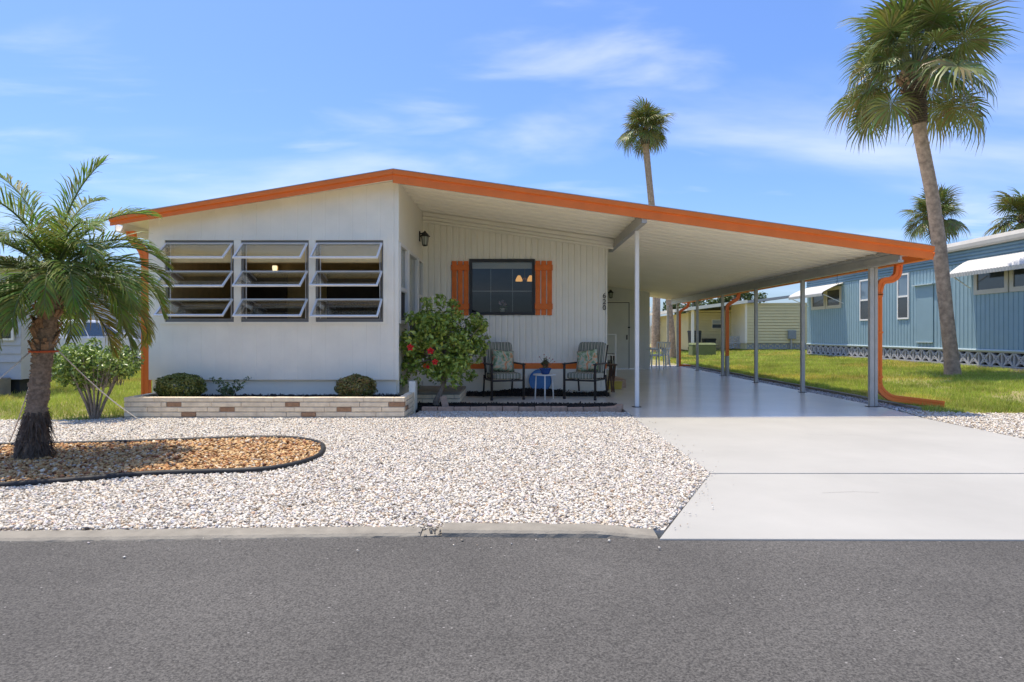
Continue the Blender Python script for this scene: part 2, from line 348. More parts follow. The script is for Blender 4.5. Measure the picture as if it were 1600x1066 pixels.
dr = struct(thing('driveway', None, None)); 
dr['kind'] = 'structure'
MB().prism([(.80, 3.60), (7.6, 3.55), (5.55, 5.262), (1.585, 5.262)], -0.09, -0.004).build('slab', CONC_W, dr, bevel=.006)
MB().prism([(1.585, 5.274), (5.55, 5.274), (5.52, 8.70), (1.585, 8.70)], -0.09, 0.000).build('slab', CONC_W, dr, bevel=.006)
for pts in ([(5.5, 5.42), (5.1, 5.46), (4.75, 5.40), (4.45, 5.47), (4.30, 5.44)], [(2.2, 4.62), (2.45, 4.66), (2.62, 4.63)], [(3.3, 7.3), (3.52, 7.22), (3.8, 7.25), (3.95, 7.16)]):
    m_ = MB(); zt_ = -.0015 if pts[0][1] < 5.26 else .0022
    for (xa, ya), (xb, yb) in zip(pts[:-1], pts[1:]): m_.add([(xa, ya - .0012, zt_), (xb, yb - .0012, zt_), (xb, yb + .0012, zt_), (xa, ya + .0012, zt_)], [(0, 1, 2, 3)])
    m_.build('crack', material('crack_dirt', (.10, .095, .085), .9), dr)
cf = struct(MB().prism([(1.60, 8.706), (5.50, 8.706), (5.68, 10.0), (5.68, 23.2), (1.66, 23.2), (1.66, 11.72), (-1.70, 11.72), (-1.70, 10.28), (1.60, 10.22)], -0.09, 0.006).build('carport_floor', CONC_G))

# kerb: ribbon of concrete with a worn gap
kb = struct(thing('kerb', None, None)); kb['kind'] = 'structure'
def kerb_piece(x0, x1, z=.03, n=None):
    n = n or max(3, int((x1 - x0) / .05)); mb = MB(); rows = []
    for i in range(n + 1):
        x = x0 + (x1 - x0) * i / n; y = np.interp(x, [e[0] for e in edge], [e[1] for e in edge]); j = lambda s: random.gauss(0, s)
        zt = z + j(.0008); fall = max(0, (x - .45) / .35) * .028
        mb_r = [(x, y - .03, -.09), (x, y - .004 + j(.001), -.02), (x, y + .004 + j(.0015), zt - .012 - fall), (x, y + .022 + j(.0015), zt - fall), (x, y + .145 + j(.008), zt + .004 - fall), (x, y + .17, -.09)]
        rows.append(mb_r)
    k = 6; mb.v = [p for r_ in rows for p in r_]
    for i in range(n):
        for q in range(k): mb.f.append((i * k + q, i * k + (q + 1) % k, (i + 1) * k + (q + 1) % k, (i + 1) * k + q))
    mb.f += [tuple(range(k)), tuple(n * k + q for q in range(k))]
    return mb.build('kerb_stone', CONC, kb, smooth=False)
kerb_piece(-9.0, -.555, .004); kerb_piece(-.43, .80, .020)
MB().hexa([(-.556, 3.645, -.09), (-.429, 3.65, -.09), (-.429, 3.83, -.09), (-.556, 3.83, -.09), (-.556, 3.66, -.012), (-.429, 3.668, -.006), (-.429, 3.83, .004), (-.556, 3.83, .002)]).build('kerb_stone', CONC, kb)
RUB = MB(); RUB.v = [tuple(p) for p in ICO_V]; RUB.f = [tuple(f) for f in ICO_F]
rub_me = RUB.mesh('rubble', CONC)
for i in range(22):
    s_ = random.uniform(.006, .014); inst('rubble', rub_me, kb, (random.uniform(-.58, -.41), random.uniform(3.66, 3.82), random.uniform(-.008, .008)), (random.random() * 3, random.random() * 3, random.random() * 3), (s_ * 1.4, s_, s_ * .7))

# white gravel
bed = [(-6.6, 4.30), (-4.6, 4.62), (-3.84, 4.755), (-3.4, 4.95), (-3.0, 5.16), (-2.66, 5.22), (-2.12, 5.28), (-1.91, 5.52), (-1.82, 5.86), (-1.88, 6.22), (-1.98, 6.52), (-2.16, 6.74), (-2.45, 6.93), (-2.95, 6.95), (-3.45, 6.80), (-4.25, 6.60), (-5.4, 6.45), (-6.6, 6.40)]
# smooth the bed outline
def chaikin(p, k=2):
    for _ in range(k):
        q = []
        for i in range(len(p)):
            a, b_ = np.array(p[i]), np.array(p[(i + 1) % len(p)]); q += [tuple(a * .75 + b_ * .25), tuple(a * .25 + b_ * .75)]
        p = q
    return p
bed = chaikin(bed, 2)
wg_poly = [(-7.6, 3.70), (-.5, 3.78), (.868, 3.78), (1.583, 5.25), (1.583, 9.28), (-1.42, 9.42), (-1.50, 8.64), (-5.36, 8.64), (-5.75, 8.42), (-7.6, 8.50)]
GRAV_B = material('gravel_bed', (.66, .60, .51), .9, .2, 40, .5, 60)
struct(MB().prism(wg_poly, -.09, -.012).build('gravel_base', GRAV_B))
PEB = material('pebble_stone', (.7, .7, .7), .62, .10, 70, .25, 140, attr='tint')
WCOL = [(.70, .645, .535, 40), (.64, .575, .46, 22), (.75, .705, .61, 20), (.64, .53, .38, 12), (.52, .42, .29, 5), (.47, .455, .45, 6), (.56, .38, .24, 2.0), (.22, .19, .17, 1.6), (.62, .52, .46, 6)]
P = scatter(wg_poly, 180000, [bed]); vis = np.abs(P[:, 0] + .04) < P[:, 1] * .86 + .25; P = P[vis]
stray = np.concatenate([np.stack([np.interp(yy := RNG.uniform(3.75, 9.0, 90), [3.6, 5.26, 9], [.84, 1.60, 1.60]) + RNG.exponential(.07, 90), yy], 1), np.stack([RNG.uniform(-3, .8, 22), 3.60 - RNG.exponential(.08, 22)], 1)])
near = P[P[:, 1] < 5.6]; far = P[P[:, 1] >= 5.6]
tag(pebbles('white_gravel', near, -.005, .0072, .0150, WCOL, PEB), 'white pebble gravel of the front yard along the kerb', 'gravel', kind='stuff')
tag(pebbles('white_gravel', far, -.004, .0085, .0165, WCOL, PEB, low=True), 'white pebble gravel of the front yard towards the house', 'gravel', kind='stuff')
tag(pebbles('stray_gravel', stray, np.where(stray[:, 1] < 3.62, -.012, .002), .004, .009, WCOL, PEB, low=True), 'few stray pebbles along driveway edge and road', 'gravel', kind='stuff')
rg_poly = [(5.56, 5.3), (7.7, 3.7), (9.5, 5.0), (9.5, 9.15), (6.55, 9.2), (6.3, 9.55), (5.72, 9.6), (5.54, 8.7)]
struct(MB().prism(rg_poly, -.09, -.016).build('gravel_base', GRAV_B))
P = scatter(rg_poly, 26000); P = P[np.abs(P[:, 0]) < P[:, 1] * .83 + .2]
tag(pebbles('white_gravel', P, -.008, .010, .020, WCOL, PEB, low=True), 'white pebble gravel between driveway and grass by the orange spout', 'gravel', kind='stuff')
st_poly = [(5.69, 9.5), (5.97, 9.5), (5.97, 23.0), (5.69, 23.0)]
struct(MB().prism(st_poly, -.09, -.014).build('gravel_base', GRAV_B))
tag(pebbles('grey_gravel', scatter(st_poly, 4500), -.006, .014, .028, [(.42, .41, .40, 5), (.30, .29, .28, 3), (.6, .58, .55, 3)], PEB), 'loose grey stones in strip beside the carport floor', 'gravel', kind='stuff')
# orange river stones
struct(MB().prism(bed, -.09, .004).build('stone_bed_base', material('bed_earth', (.22, .12, .055), .95, .3, 30, .5, 60)))
OCOL = [(.60, .36, .14, 34), (.66, .45, .21, 26), (.50, .24, .08, 20), (.36, .15, .055, 12), (.76, .62, .42, 8), (.40, .33, .26, 5), (.28, .11, .05, 4)]
P = scatter(bed, 14500); P = P[np.abs(P[:, 0]) < P[:, 1] * .86 + .3]
tag(pebbles('orange_gravel', P, .012, .011, .021, OCOL, PEB), 'orange and tan river stones inside the black edging', 'gravel', kind='stuff')
mb = MB(); pts = [(x, y, .018) for x, y in bed] ; mb.tube(pts + [pts[0]], .026, 8)
tag(mb.build('garden_edging', RUBBER, smooth=True), 'black rubber edging curving round the orange stones', 'edging')

# ------------------------------------------------------------------ lawns
def lawn_z(x, y=99.0): return .235 * np.clip((x - 6.0) / 6.3, 0, 1) * np.clip((y - 9.0) / 3.0, .04, 1)
mb = MB()
xs = [6.05, 8, 10, 12.3, 18, 40]; ys = [9.2, 10, 11, 12, 14, 20, 30, 45, 90]
for i in range(5):
    for j in range(8):
        q = [(xs[i], ys[j]), (xs[i + 1], ys[j]), (xs[i + 1], ys[j + 1]), (xs[i], ys[j + 1])]
        mb.add([(x, y, float(lawn_z(np.array(x), y)) - .004) for x, y in q], [(0, 1, 2, 3)])
for q in ([(-3, 23.3), (6.05, 23.3), (6.05, 90), (-3, 90)],):
    mb.add([(x, y, -.006) for x, y in q], [(0, 1, 2, 3)])
struct(mb.build('lawn_ground', GRASS_G))
struct(MB().prism([(-40, 8.52), (-7.6, 8.52), (-5.75, 8.44), (-5.42, 8.66), (-5.42, 40), (-40, 40)], -.09, -.003).build('lawn_ground', GRASS_G))
GRASSM = material('grass_blade', (.22, .29, .05), .7, .18, 1.5, trans=.35, attr='tint', spec=.25)
def vnoise(P, s):   # cheap smooth noise for bare patches
    return (np.sin(P[:, 0] * 1.7 * s + 1.3 * np.sin(P[:, 1] * 1.1 * s)) + np.sin(P[:, 1] * 1.9 * s + 1.7 * np.sin(P[:, 0] * .8 * s + 2)) + np.sin((P[:, 0] + P[:, 1]) * 2.9 * s + 4) * .6) / 2.6
def grass(name, P, z, h0, h1, w, label):
    n = len(P); a = RNG.random(n) * 2 * math.pi; h = RNG.uniform(h0, h1, n) * np.clip(1 + .55 * vnoise(P, 3.7) + .35 * vnoise(P[:, ::-1], 9.1), .35, 2); ln = RNG.uniform(.2, .9, n) * h; b_ = RNG.random(n) * 2 * math.pi
    w = w * RNG.uniform(.7, 1.3, n) if np.isscalar(w) else w
    dx, dy = np.cos(a) * w / 2, np.sin(a) * w / 2
    A = np.stack([P[:, 0] - dx, P[:, 1] - dy, z - .01 + 0 * a], 1); B = np.stack([P[:, 0] + dx, P[:, 1] + dy, z - .01 + 0 * a], 1)
    C = np.stack([P[:, 0] + np.cos(b_) * ln, P[:, 1] + np.sin(b_) * ln, z + h], 1)
    V = np.stack([A, B, C], 1).reshape(-1, 3); F = np.arange(3 * n).reshape(n, 3)
    pal = np.array([(.40, .50, .07), (.48, .55, .09), (.31, .41, .06), (.58, .52, .17), (.50, .58, .11)]); ci = pal[RNG.choice(5, n, p=[.27, .25, .18, .17, .13])] * RNG.uniform(.8, 1.15, (n, 1)) * (1 + .22 * vnoise(P, 1.3) + .15 * vnoise(P[:, ::-1], 3.1))[:, None] * np.where(vnoise(P, .7)[:, None] > .35, np.array([[1.22, 1.0, 1.15]]), 1.0)
    return tag(raw_mesh(name, V, F, GRASSM, col=np.repeat(ci, 3, 0)), label, 'grass', kind='stuff')
Pn = np.concatenate([scatter([(6.02, 9.25), (12.25, 9.25), (12.25, 15), (6.02, 15)], 95000), scatter([(6.02, 15), (12.25, 15), (12.25, 24), (6.02, 24)], 80000), scatter([(6.02, 24), (16, 24), (16, 35.5), (6.02, 35.5)], 60000)])
bare = (vnoise(Pn, 1.0) > .1) & (RNG.random(len(Pn)) < .8) & (Pn[:, 0] > 8) & (Pn[:, 1] < 16); Pn = Pn[~bare]
Pn = Pn[(Pn[:, 0] < Pn[:, 1] * .83 + .5)]
wv = np.interp(Pn[:, 1], [9, 20, 35], [.010, .017, .030]) * RNG.uniform(.7, 1.3, len(Pn))
grass('lawn_grass', Pn, lawn_z(Pn[:, 0], Pn[:, 1]), .035, .085, wv, 'green lawn grass between the carport and the blue house')
Pl = scatter([(-12, 8.54), (-7.6, 8.54), (-5.8, 8.46), (-5.48, 8.8), (-5.48, 20), (-14, 20)], 95000); Pl = Pl[-Pl[:, 0] < Pl[:, 1] * .86 + .3]
grass('lawn_grass', Pl, np.zeros(len(Pl)), .04, .10, np.interp(Pl[:, 1], [8, 20], [.009, .017]), 'green lawn grass left of the brick planter')
# timber border between gravel strip and grass
tb = thing('lawn_border', 'weathered concrete border strip between carport gravel and lawn', 'border', (6.0, 9.6, 0))
for i in range(9):
    y0 = 9.55 + i * 1.5; MB().box(5.965, 6.045, y0, y0 + 1.485, -.08, .055 + random.uniform(-.006, .006)).build('border_block', CONC, tb, bevel=.008)

# ------------------------------------------------------------------ the mobile home
ZR = lambda x: 3.42 - .143 * (x + 1.79)           # underside of the roof right of the ridge
ZL = lambda x: 3.42 - .155 * (-1.79 - x)          # left of it
FY, RY = 9.20, 22.9                               # roof front and rear
home = thing('mobile_home', 'white mobile home with orange roof trim and attached open carport', 'house', (-1.8, 12, 0))
HB = lambda mb, name, mat, parent=None, **k: mb.build(name, mat, parent or home, **k)

def wall_cells(mb, u0, u1, z0, top, holes, place):
    """solid wall pieces around holes; holes = (ua, ub, za, zb); place(u, z, front) -> point"""
    us = sorted({u0, u1, *[h[0] for h in holes], *[h[1] for h in holes]})
    for a, b_ in zip(us[:-1], us[1:]):
        hs_ = sorted([(h[2], h[3]) for h in holes if h[0] <= a + 1e-6 and h[1] >= b_ - 1e-6]); z = z0; segs = []
        for ha, hb in hs_:
            if ha > z + 1e-6: segs.append((z, z, ha, ha))
            z = hb
        segs.append((z, z, top(a), top(b_)))
        for za, zb, ta, tb_ in segs:
            mb.hexa([place(a, za, 0), place(b_, zb, 0), place(b_, zb, 1), place(a, za, 1), place(a, ta, 0), place(b_, tb_, 0), place(b_, tb_, 1), place(a, ta, 1)])
    return mb

WX0, WX1, WY = -5.47, -1.767, 9.50
wins = [(-5.225, -4.20, 1.32, 2.53), (-4.095, -3.09, 1.32, 2.53), (-2.99, -1.985, 1.32, 2.53)]
HB(wall_cells(MB(), WX0, WX1, .46, lambda x: ZL(min(x, -1.79)) - .004, wins, lambda u, z, f: (u, WY + .09 * f, z)), 'wall', WALLW)['label'] = 'white painted front wall with three window openings'
HB(MB().box(WX0 + .06, WX1 - .04, WY + .05, WY + .12, -.05, .462), 'skirting', WHITE)
# shallow trim round the window band
tr = MB(); tr.box(-5.30, -1.92, WY - .018, WY - .002, 2.53, 2.585); tr.box(-5.30, -1.92, WY - .014, WY - .002, 1.285, 1.32)
for a, b_ in ((-5.30, -5.225), (-4.20, -4.095), (-3.09, -2.99), (-1.985, -1.92)): tr.box(a, b_, WY - .012, WY - .002, 1.32, 2.53)
HB(tr, 'window_trim', WALLW)
HB(MB().box(WX1 - .045, WX1 + .012, WY - .014, WY - .002, .46, 3.40), 'corner_trim', WHITE)
# side wall of the front room facing the porch
sideh = [(9.60, 10.28, 1.30, 2.52), (10.36, 11.28, .26, 2.50), (11.40, 11.93, 1.30, 2.50)]
HB(wall_cells(MB(), WY + .092, 12.0, .26, lambda u: 3.41, sideh, lambda u, z, f: (WX1 - .09 * f, u, z)), 'wall', WHITE)['label'] = 'white side wall facing the porch'
HB(MB().box(WX1 - .07, WX1 - .01, WY - .0, 12.0, -.05, .255), 'skirting', WHITE)
for (a, b_, z0, z1), nm in zip(sideh, ('window', 'door', 'window')):
    fr = MB(); w_ = .05
    fr.box(WX1 - .06, WX1 + .02, a, a + w_, z0, z1); fr.box(WX1 - .06, WX1 + .02, b_ - w_, b_, z0, z1)
    fr.box(WX1 - .06, WX1 + .02, a + w_, b_ - w_, z1 - w_, z1); fr.box(WX1 - .06, WX1 + .02, a + w_, b_ - w_, z0, z0 + w_)
    zm = 1.82 if nm == 'window' else 1.45
    fr.box(WX1 - .05, WX1 + .016, a + w_, b_ - w_, zm - .03, zm + .03)
    if nm == 'door': fr.box(WX1 - .05, WX1 + .016, a + w_, b_ - w_, z0 + w_, z0 + .22)
    f_ = HB(fr, nm, WHITE_ALU); MB().box(WX1 - .035, WX1 - .028, a + w_, b_ - w_, zm + .03, z1 - w_).build('pane', GLASS, f_)
    MB().box(WX1 - .035, WX1 - .028, a + w_, b_ - w_, z0 + w_, zm - .03).build('screen_panel', SCREEN, f_)
    if nm == 'window': MB().box(WX1 - .052, WX1 - .040, a + w_, b_ - w_, zm, z1 - w_).build('blind', WHITE_WARM, f_)
    else:
        MB().box(WX1 - .052, WX1 - .040, a + w_, b_ - w_, zm, z1 - w_).build('blind', WHITE_WARM, f_)
        MB().box(WX1 + .016, WX1 + .05, b_ - .045, b_ - .02, 1.25, 1.40).build('handle', BLACK_M, f_)
# other outer walls
HB(MB().box(WX0 + .002, WX0 + .09, WY + .092, 22.5, .26, 2.83), 'wall', WHITE)
HB(MB().hexa([(1.58, 12.1, .26), (1.668, 12.1, .26), (1.668, 22.5, .26), (1.58, 22.5, .26), (1.58, 12.1, 2.90), (1.668, 12.1, 2.88), (1.668, 22.5, 2.88), (1.58, 22.5, 2.90)]), 'wall', WHITE)
HB(MB().hexa([(WX0, 22.5, .26), (1.668, 22.5, .26), (1.668, 22.6, .26), (WX0, 22.6, .26), (WX0, 22.5, 2.80), (1.668, 22.5, 2.88), (1.668, 22.6, 2.88), (WX0, 22.6, 2.80)]), 'wall', WHITE)
HB(MB().box(WX0 + .03, 1.64, 12.15, 22.45, -.05, .255), 'skirting', WHITE)
# recessed ribbed wall, with window hole
RWY = 12.0; RW0, RW1 = WX1 + .001, 1.67; hx0, hx1, hz0, hz1 = -.888, .324, 1.505, 2.53
mb = MB(); x = RW0; pitch = .114
def strip(mb, xa, ya, xb, yb, z0, z1a, z1b): mb.add([(xa, ya, z0), (xb, yb, z0), (xb, yb, z1b), (xa, ya, z1a)], [(0, 1, 2, 3)])
prof = []
while x < RW1 - .02:
    prof += [(x, 0), (min(x + .074, RW1), 0), (min(x + .084, RW1), .016), (min(x + .104, RW1), .016)]; x += pitch
prof.append((RW1, 0))
for (xa, ya), (xb, yb) in zip(prof[:-1], prof[1:]):
    if xb - xa < 1e-5: continue
    cuts = [xa] + [c for c in (hx0, hx1) if xa < c < xb] + [xb]
    for ca, cb_ in zip(cuts[:-1], cuts[1:]):
        fa = lambda c: RWY + ya + (yb - ya) * (c - xa) / (xb - xa)
        if ca >= hx0 - 1e-6 and cb_ <= hx1 + 1e-6:
            strip(mb, ca, fa(ca), cb_, fa(cb_), .59, hz0, hz0); strip(mb, ca, fa(ca), cb_, fa(cb_), hz1, ZR(ca) - .02, ZR(cb_) - .02)
        else: strip(mb, ca, fa(ca), cb_, fa(cb_), .59, ZR(ca) - .02, ZR(cb_) - .02)
HB(mb, 'siding', WHITE_WARM)['label'] = 'white vertically ribbed metal siding of recessed porch wall'
HB(wall_cells(MB(), RW0, RW1 - .003, .30, lambda x: ZR(x) - .05, [(hx0, hx1, hz0, hz1)], lambda u, z, f: (u, RWY + .022 + .08 * f, z)), 'wall', WHITE)
HB(MB().box(RW0, RW1 + .006, RWY - .014, RWY + .015, .485, .592), 'base_band', ORANGE)
HB(MB().box(RW0, RW1 - .004, RWY - .004, RWY + .018, -.06, .484), 'skirting', WHITE)
HB(MB().box(RW1 - .004, RW1 + .018, RWY - .02, RWY + .06, .594, ZR(RW1) - .03), 'corner_trim', WHITE)
# cornice of three steps under the soffit
for k, (dy, za, zb) in enumerate(((.11, .0, .075), (.075, .075, .135), (.045, .135, .185))):
    x0, x1 = RW0 + .002, RW1 + .13
    HB(MB().hexa([(x0, RWY - dy, ZR(x0) - zb), (x1, RWY - dy, ZR(x1) - zb), (x1, RWY - .001, ZR(x1) - zb), (x0, RWY - .001, ZR(x0) - zb), (x0, RWY - dy, ZR(x0) - za - .002), (x1, RWY - dy, ZR(x1) - za - .002), (x1, RWY - .001, ZR(x1) - za - .002), (x0, RWY - .001, ZR(x0) - za - .002)]), 'cornice', WHITE_WARM, bevel=.008)
# picture window
fr = MB(); w_ = .045
fr.box(hx0 - .01, hx1 + .01, RWY - .03, RWY + .06, hz1 - w_, hz1 + .012); fr.box(hx0 - .01, hx1 + .01, RWY - .03, RWY + .06, hz0 - .012, hz0 + w_)
fr.box(hx0 - .01, hx0 + w_, RWY - .03, RWY + .06, hz0 + w_, hz1 - w_); fr.box(hx1 - w_, hx1 + .01, RWY - .03, RWY + .06, hz0 + w_, hz1 - w_)
pw = HB(fr, 'window', DARKF); pw['label'] = 'dark framed picture window between orange shutters'
MB().box(hx0 + w_, hx1 - w_, RWY + .010, RWY + .016, hz0 + w_, hz1 - w_).build('pane', GLASS_D, pw)
mu = MB(); mu.box(hx0 + w_, hx1 - w_, RWY + .020, RWY + .03, 1.935, 1.95)
for q in (-.50, -.09): mu.box(q, q + .010, RWY + .020, RWY + .03, hz0 + w_, 2.38)
mu.build('muntin', material('grey_muntin', (.50, .48, .44), .5), pw)
MB().box(hx0 + w_, hx1 - w_, RWY + .034, RWY + .05, 2.365, hz1 - w_).build('valance', material('valance_cloth', (.85, .78, .58), .8), pw)
MB().box(hx0 + w_, hx1 - w_, RWY + .06, RWY + .22, hz0 - .02, hz0 + .03).build('window_sill', WHITE, pw)
# shutters
for x0, x1, nm in ((hx0 - .332, hx0 - .022, 'left'), (hx1 + .018, hx1 + .328, 'right')):
    w3 = (x1 - x0 - .044) / 3; first = None
    sh = HB(MB().box(x0 - .012, x1 + .012, RWY - .056, RWY - .03, 2.325, 2.43), 'shutter', ORANGE_W, bevel=.004)
    sh['label'] = 'orange board and batten shutter'
    MB().box(x0 - .012, x1 + .012, RWY - .056, RWY - .03, 1.60, 1.705).build('batten', ORANGE_W, sh, bevel=.004)
    for k in range(3): MB().box(x0 + k * (w3 + .022), x0 + k * (w3 + .022) + w3, RWY - .03, RWY - .002, 1.49 + random.uniform(-.004, .004), 2.505 + random.uniform(-.005, .005)).build('board', ORANGE_W, sh, bevel=.004)
# rooms behind the glass
def room(x0, x1, y0, y1, z0, z1, mat):
    m = MB(); e = .03
    m.box(x0, x1, y1, y1 + e, z0, z1); m.box(x0 - e, x0, y0, y1, z0, z1); m.box(x1, x1 + e, y0, y1, z0, z1); m.box(x0, x1, y0, y1, z0 - e, z0); m.box(x0, x1, y0, y1, z1, z1 + e)
    return HB(m, 'room_lining', mat)
room(WX0 + .12, WX1 - .13, WY + .16, 12.0, .5, 2.62, TAN)
HB(MB().box(-3.55, -2.55, 11.94, 11.98, .52, 2.30), 'dark_doorway', DOORWAY_SHADE)  # dark panels stand in for unlit door openings, their shade put into the colour
HB(MB().box(-2.35, -1.95, 11.94, 11.98, .52, 2.40), 'dark_doorway', DOORWAY_SHADE)
HB(MB().box(-5.2, -4.3, 11.93, 11.985, .52, 2.3), 'dark_doorway', DOORWAY_SHADE)
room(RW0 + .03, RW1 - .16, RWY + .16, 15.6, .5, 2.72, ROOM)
# awning windows of the front room: three top-hung sashes each
ang = R(52)
for wi, (a, b_, z0, z1) in enumerate(wins):
    fr = MB(); w_ = .03
    fr.box(a, a + w_, WY + .012, WY + .08, z0, z1); fr.box(b_ - w_, b_, WY + .012, WY + .08, z0, z1)
    fr.box(a + w_, b_ - w_, WY + .012, WY + .08, z1 - w_, z1); fr.box(a + w_, b_ - w_, WY + .012, WY + .08, z0, z0 + .05)
    wf = HB(fr, 'window', material('grey_frame', (.20, .19, .17), .5)); wf['label'] = 'awning window with three white sashes swung open'
    for k, (hz, oa) in enumerate(((2.485, 52), (2.07, 53 + wi), (1.655, 52 - wi))):
        L = .415; A = R(oa); d = Vector((0, -math.sin(A), -math.cos(A))); n_ = Vector((0, -math.cos(A), math.sin(A)))
        x0, x1 = a + .012, b_ - .012; t_ = .022; p0 = Vector((0, WY - .006, hz))
        def slab(mb, u0, u1, v0, v1, th):
            q = []
            for s_ in (-th / 2, th / 2):
                for (u, v) in ((u0, v0), (u1, v0), (u1, v1), (u0, v1)):
                    p = p0 + d * v + n_ * s_; q.append((u, p.y, p.z))
            mb.hexa(q)
        sm = MB(); fw = .026
        slab(sm, x0, x1, 0, .022, t_); slab(sm, x0, x1, L - .030, L, t_); slab(sm, x0, x0 + fw, .022, L - .03, t_); slab(sm, x1 - fw, x1, .022, L - .03, t_)
        sm.build('sash', WHITE_ALU, wf)
        gm = MB(); slab(gm, x0 + fw, x1 - fw, .022, L - .03, .005); gm.build('pane', GLASS, wf)
    for k, hz in enumerate((2.07, 1.655)): MB().box(a + w_, b_ - w_, WY + .02, WY + .05, hz - .012, hz + .012).build('mullion', WHITE_ALU, wf)
    for xs_ in (a + .055, b_ - .062): MB().box(xs_, xs_ + .007, WY + .03, WY + .05, z0 + .05, z1 - w_).build('operator_bar', WHITE_ALU, wf)
    MB().box(a + .035, b_ - .035, WY + .088, WY + .10, 2.22, z1).build('blind', material('tan_blind', (.92, .70, .33), .8, .08, 12), wf)
    MB().box(a + w_, b_ - w_, WY + .10, WY + .11, 2.205, 2.225).build('blind_rail', TAN, wf)
# roof: left slope, then one pan panel after another on the right slope
lt_ = MB().hexa([(-5.85, FY + .03, ZL(-5.85)), (-1.79, FY + .03, 3.42), (-1.79, RY, 3.42), (-5.85, RY, ZL(-5.85)), (-5.85, FY + .03, ZL(-5.85) + .07), (-1.79, FY + .03, 3.49), (-1.79, RY, 3.49), (-5.85, RY, ZL(-5.85) + .07)])
HB(lt_, 'roof', SOFFIT)
XE = 6.0
pan = MB(); pw_ = .300
def pan_quad(y0, y1, up): 
    pan.hexa([(-1.785, y0, ZR(-1.785) + up), (XE, y0, ZR(XE) + up), (XE, y1, ZR(XE) + up), (-1.785, y1, ZR(-1.785) + up), (-1.785, y0, ZR(-1.785) + .07), (XE, y0, ZR(XE) + .07), (XE, y1, ZR(XE) + .07), (-1.785, y1, ZR(-1.785) + .07)])
pan_quad(0, .150, .004); pan_quad(.150, .158, -.006); pan_quad(.158, pw_ - .014, .010); pan_quad(pw_ - .014, pw_, -.022)
pan_me = pan.mesh('roof_panel', SOFFIT, Vector((-1.8, 12, 0)))
y = FY + .03
while y < RY:
    inst('roof_panel', pan_me, home, (0, y, 0)); y += pw_
# fix: panels are modelled at y = 0, the home's base sits at y = 12 and is already subtracted
# fascia of two tiers, orange
def fascia(x0, zb0, zt0, x1, zb1, zt1, step):
    m = MB()
    def sec(x, zb, zt):
        h = zt - zb; y0 = FY
        return [(x, y0 + .03, zb), (x, y0 + .008, zb), (x, y0 + .008, zb + h * step), (x, y0 - .022, zb + h * step + .012), (x, y0 - .022, zt), (x, y0 + .03, zt)]
    a, b_ = sec(x0, zb0, zt0), sec(x1, zb1, zt1); m.v = a + b_; n = 6
    m.f = [tuple(reversed(range(n))), tuple(n + i for i in range(n))] + [(i, (i + 1) % n, n + (i + 1) % n, n + i) for i in range(n)]
    return HB(m, 'fascia', ORANGE)
fascia(-1.7885, 3.32, 3.505, 5.99, 2.21, 2.40, .60)['label'] = 'long orange fascia along the carport roof edge'
fascia(-5.86, 2.70, 2.815, -1.7915, 3.365, 3.502, .45)['label'] = 'short orange fascia over the front room'
HB(MB().extrude([(0, 0), (.012, 0), (.012, .10), (0, .10)], (-5.855, FY + .035, ZL(-5.85) - .045), (-5.855, RY, ZL(-5.85) - .045), 'xz'), 'fascia', WHITE_ALU)
# thin drip cap along the top of the fascia
for (x0, z0, x1, z1) in ((-1.788, 3.509, 5.99, 2.404), (-5.86, 2.819, -1.792, 3.506)):
    HB(MB().hexa([(x0, FY - .028, z0 - .002), (x1, FY - .028, z1 - .002), (x1, FY + .08, z1 - .002), (x0, FY + .08, z0 - .002), (x0, FY - .028, z0 + .008), (x1, FY - .028, z1 + .008), (x1, FY + .08, z1 + .008), (x0, FY + .08, z0 + .008)]), 'drip_cap', GALV)
# beams
BX0, BX1 = 1.80, 1.875
HB(MB().box(BX0, BX1, FY + .04, 12.6, ZR(BX1) - .15, ZR(BX1) - .002), 'beam', GALV)
zb = ZR(5.58) - .004
HB(MB().box(5.50, 5.58, FY + .04, RY - .02, zb - .045, zb), 'beam', GALV)
HB(MB().box(5.525, 5.555, FY + .04, RY - .02, zb - .15, zb - .045), 'beam', GALV)
HB(MB().box(5.50, 5.58, FY + .04, RY - .02, zb - .185, zb - .15), 'beam', GALV)
# posts
def post(x, y, ztop, w=.07):
    p = HB(MB().box(x - w / 2, x + w / 2, y - w / 2, y + w / 2, .006, ztop), 'post', GALV, bevel=.006)
    MB().box(x - .07, x + .06, y - .055, y + .055, .006, .014).build('base_plate', BRONZE, p)
    return p
p_ = post(1.862, 9.95, ZR(1.9) - .15, .062); p_.data.materials[0] = WHITE_ALU
post(5.52, 9.98, zb - .185, .068); post(5.60, 10.0, zb - .02, .05)
for k in range(1, 7): post(5.54, 10.0 + 2.42 * k - (.0 if k < 6 else 1.0), zb - .185)
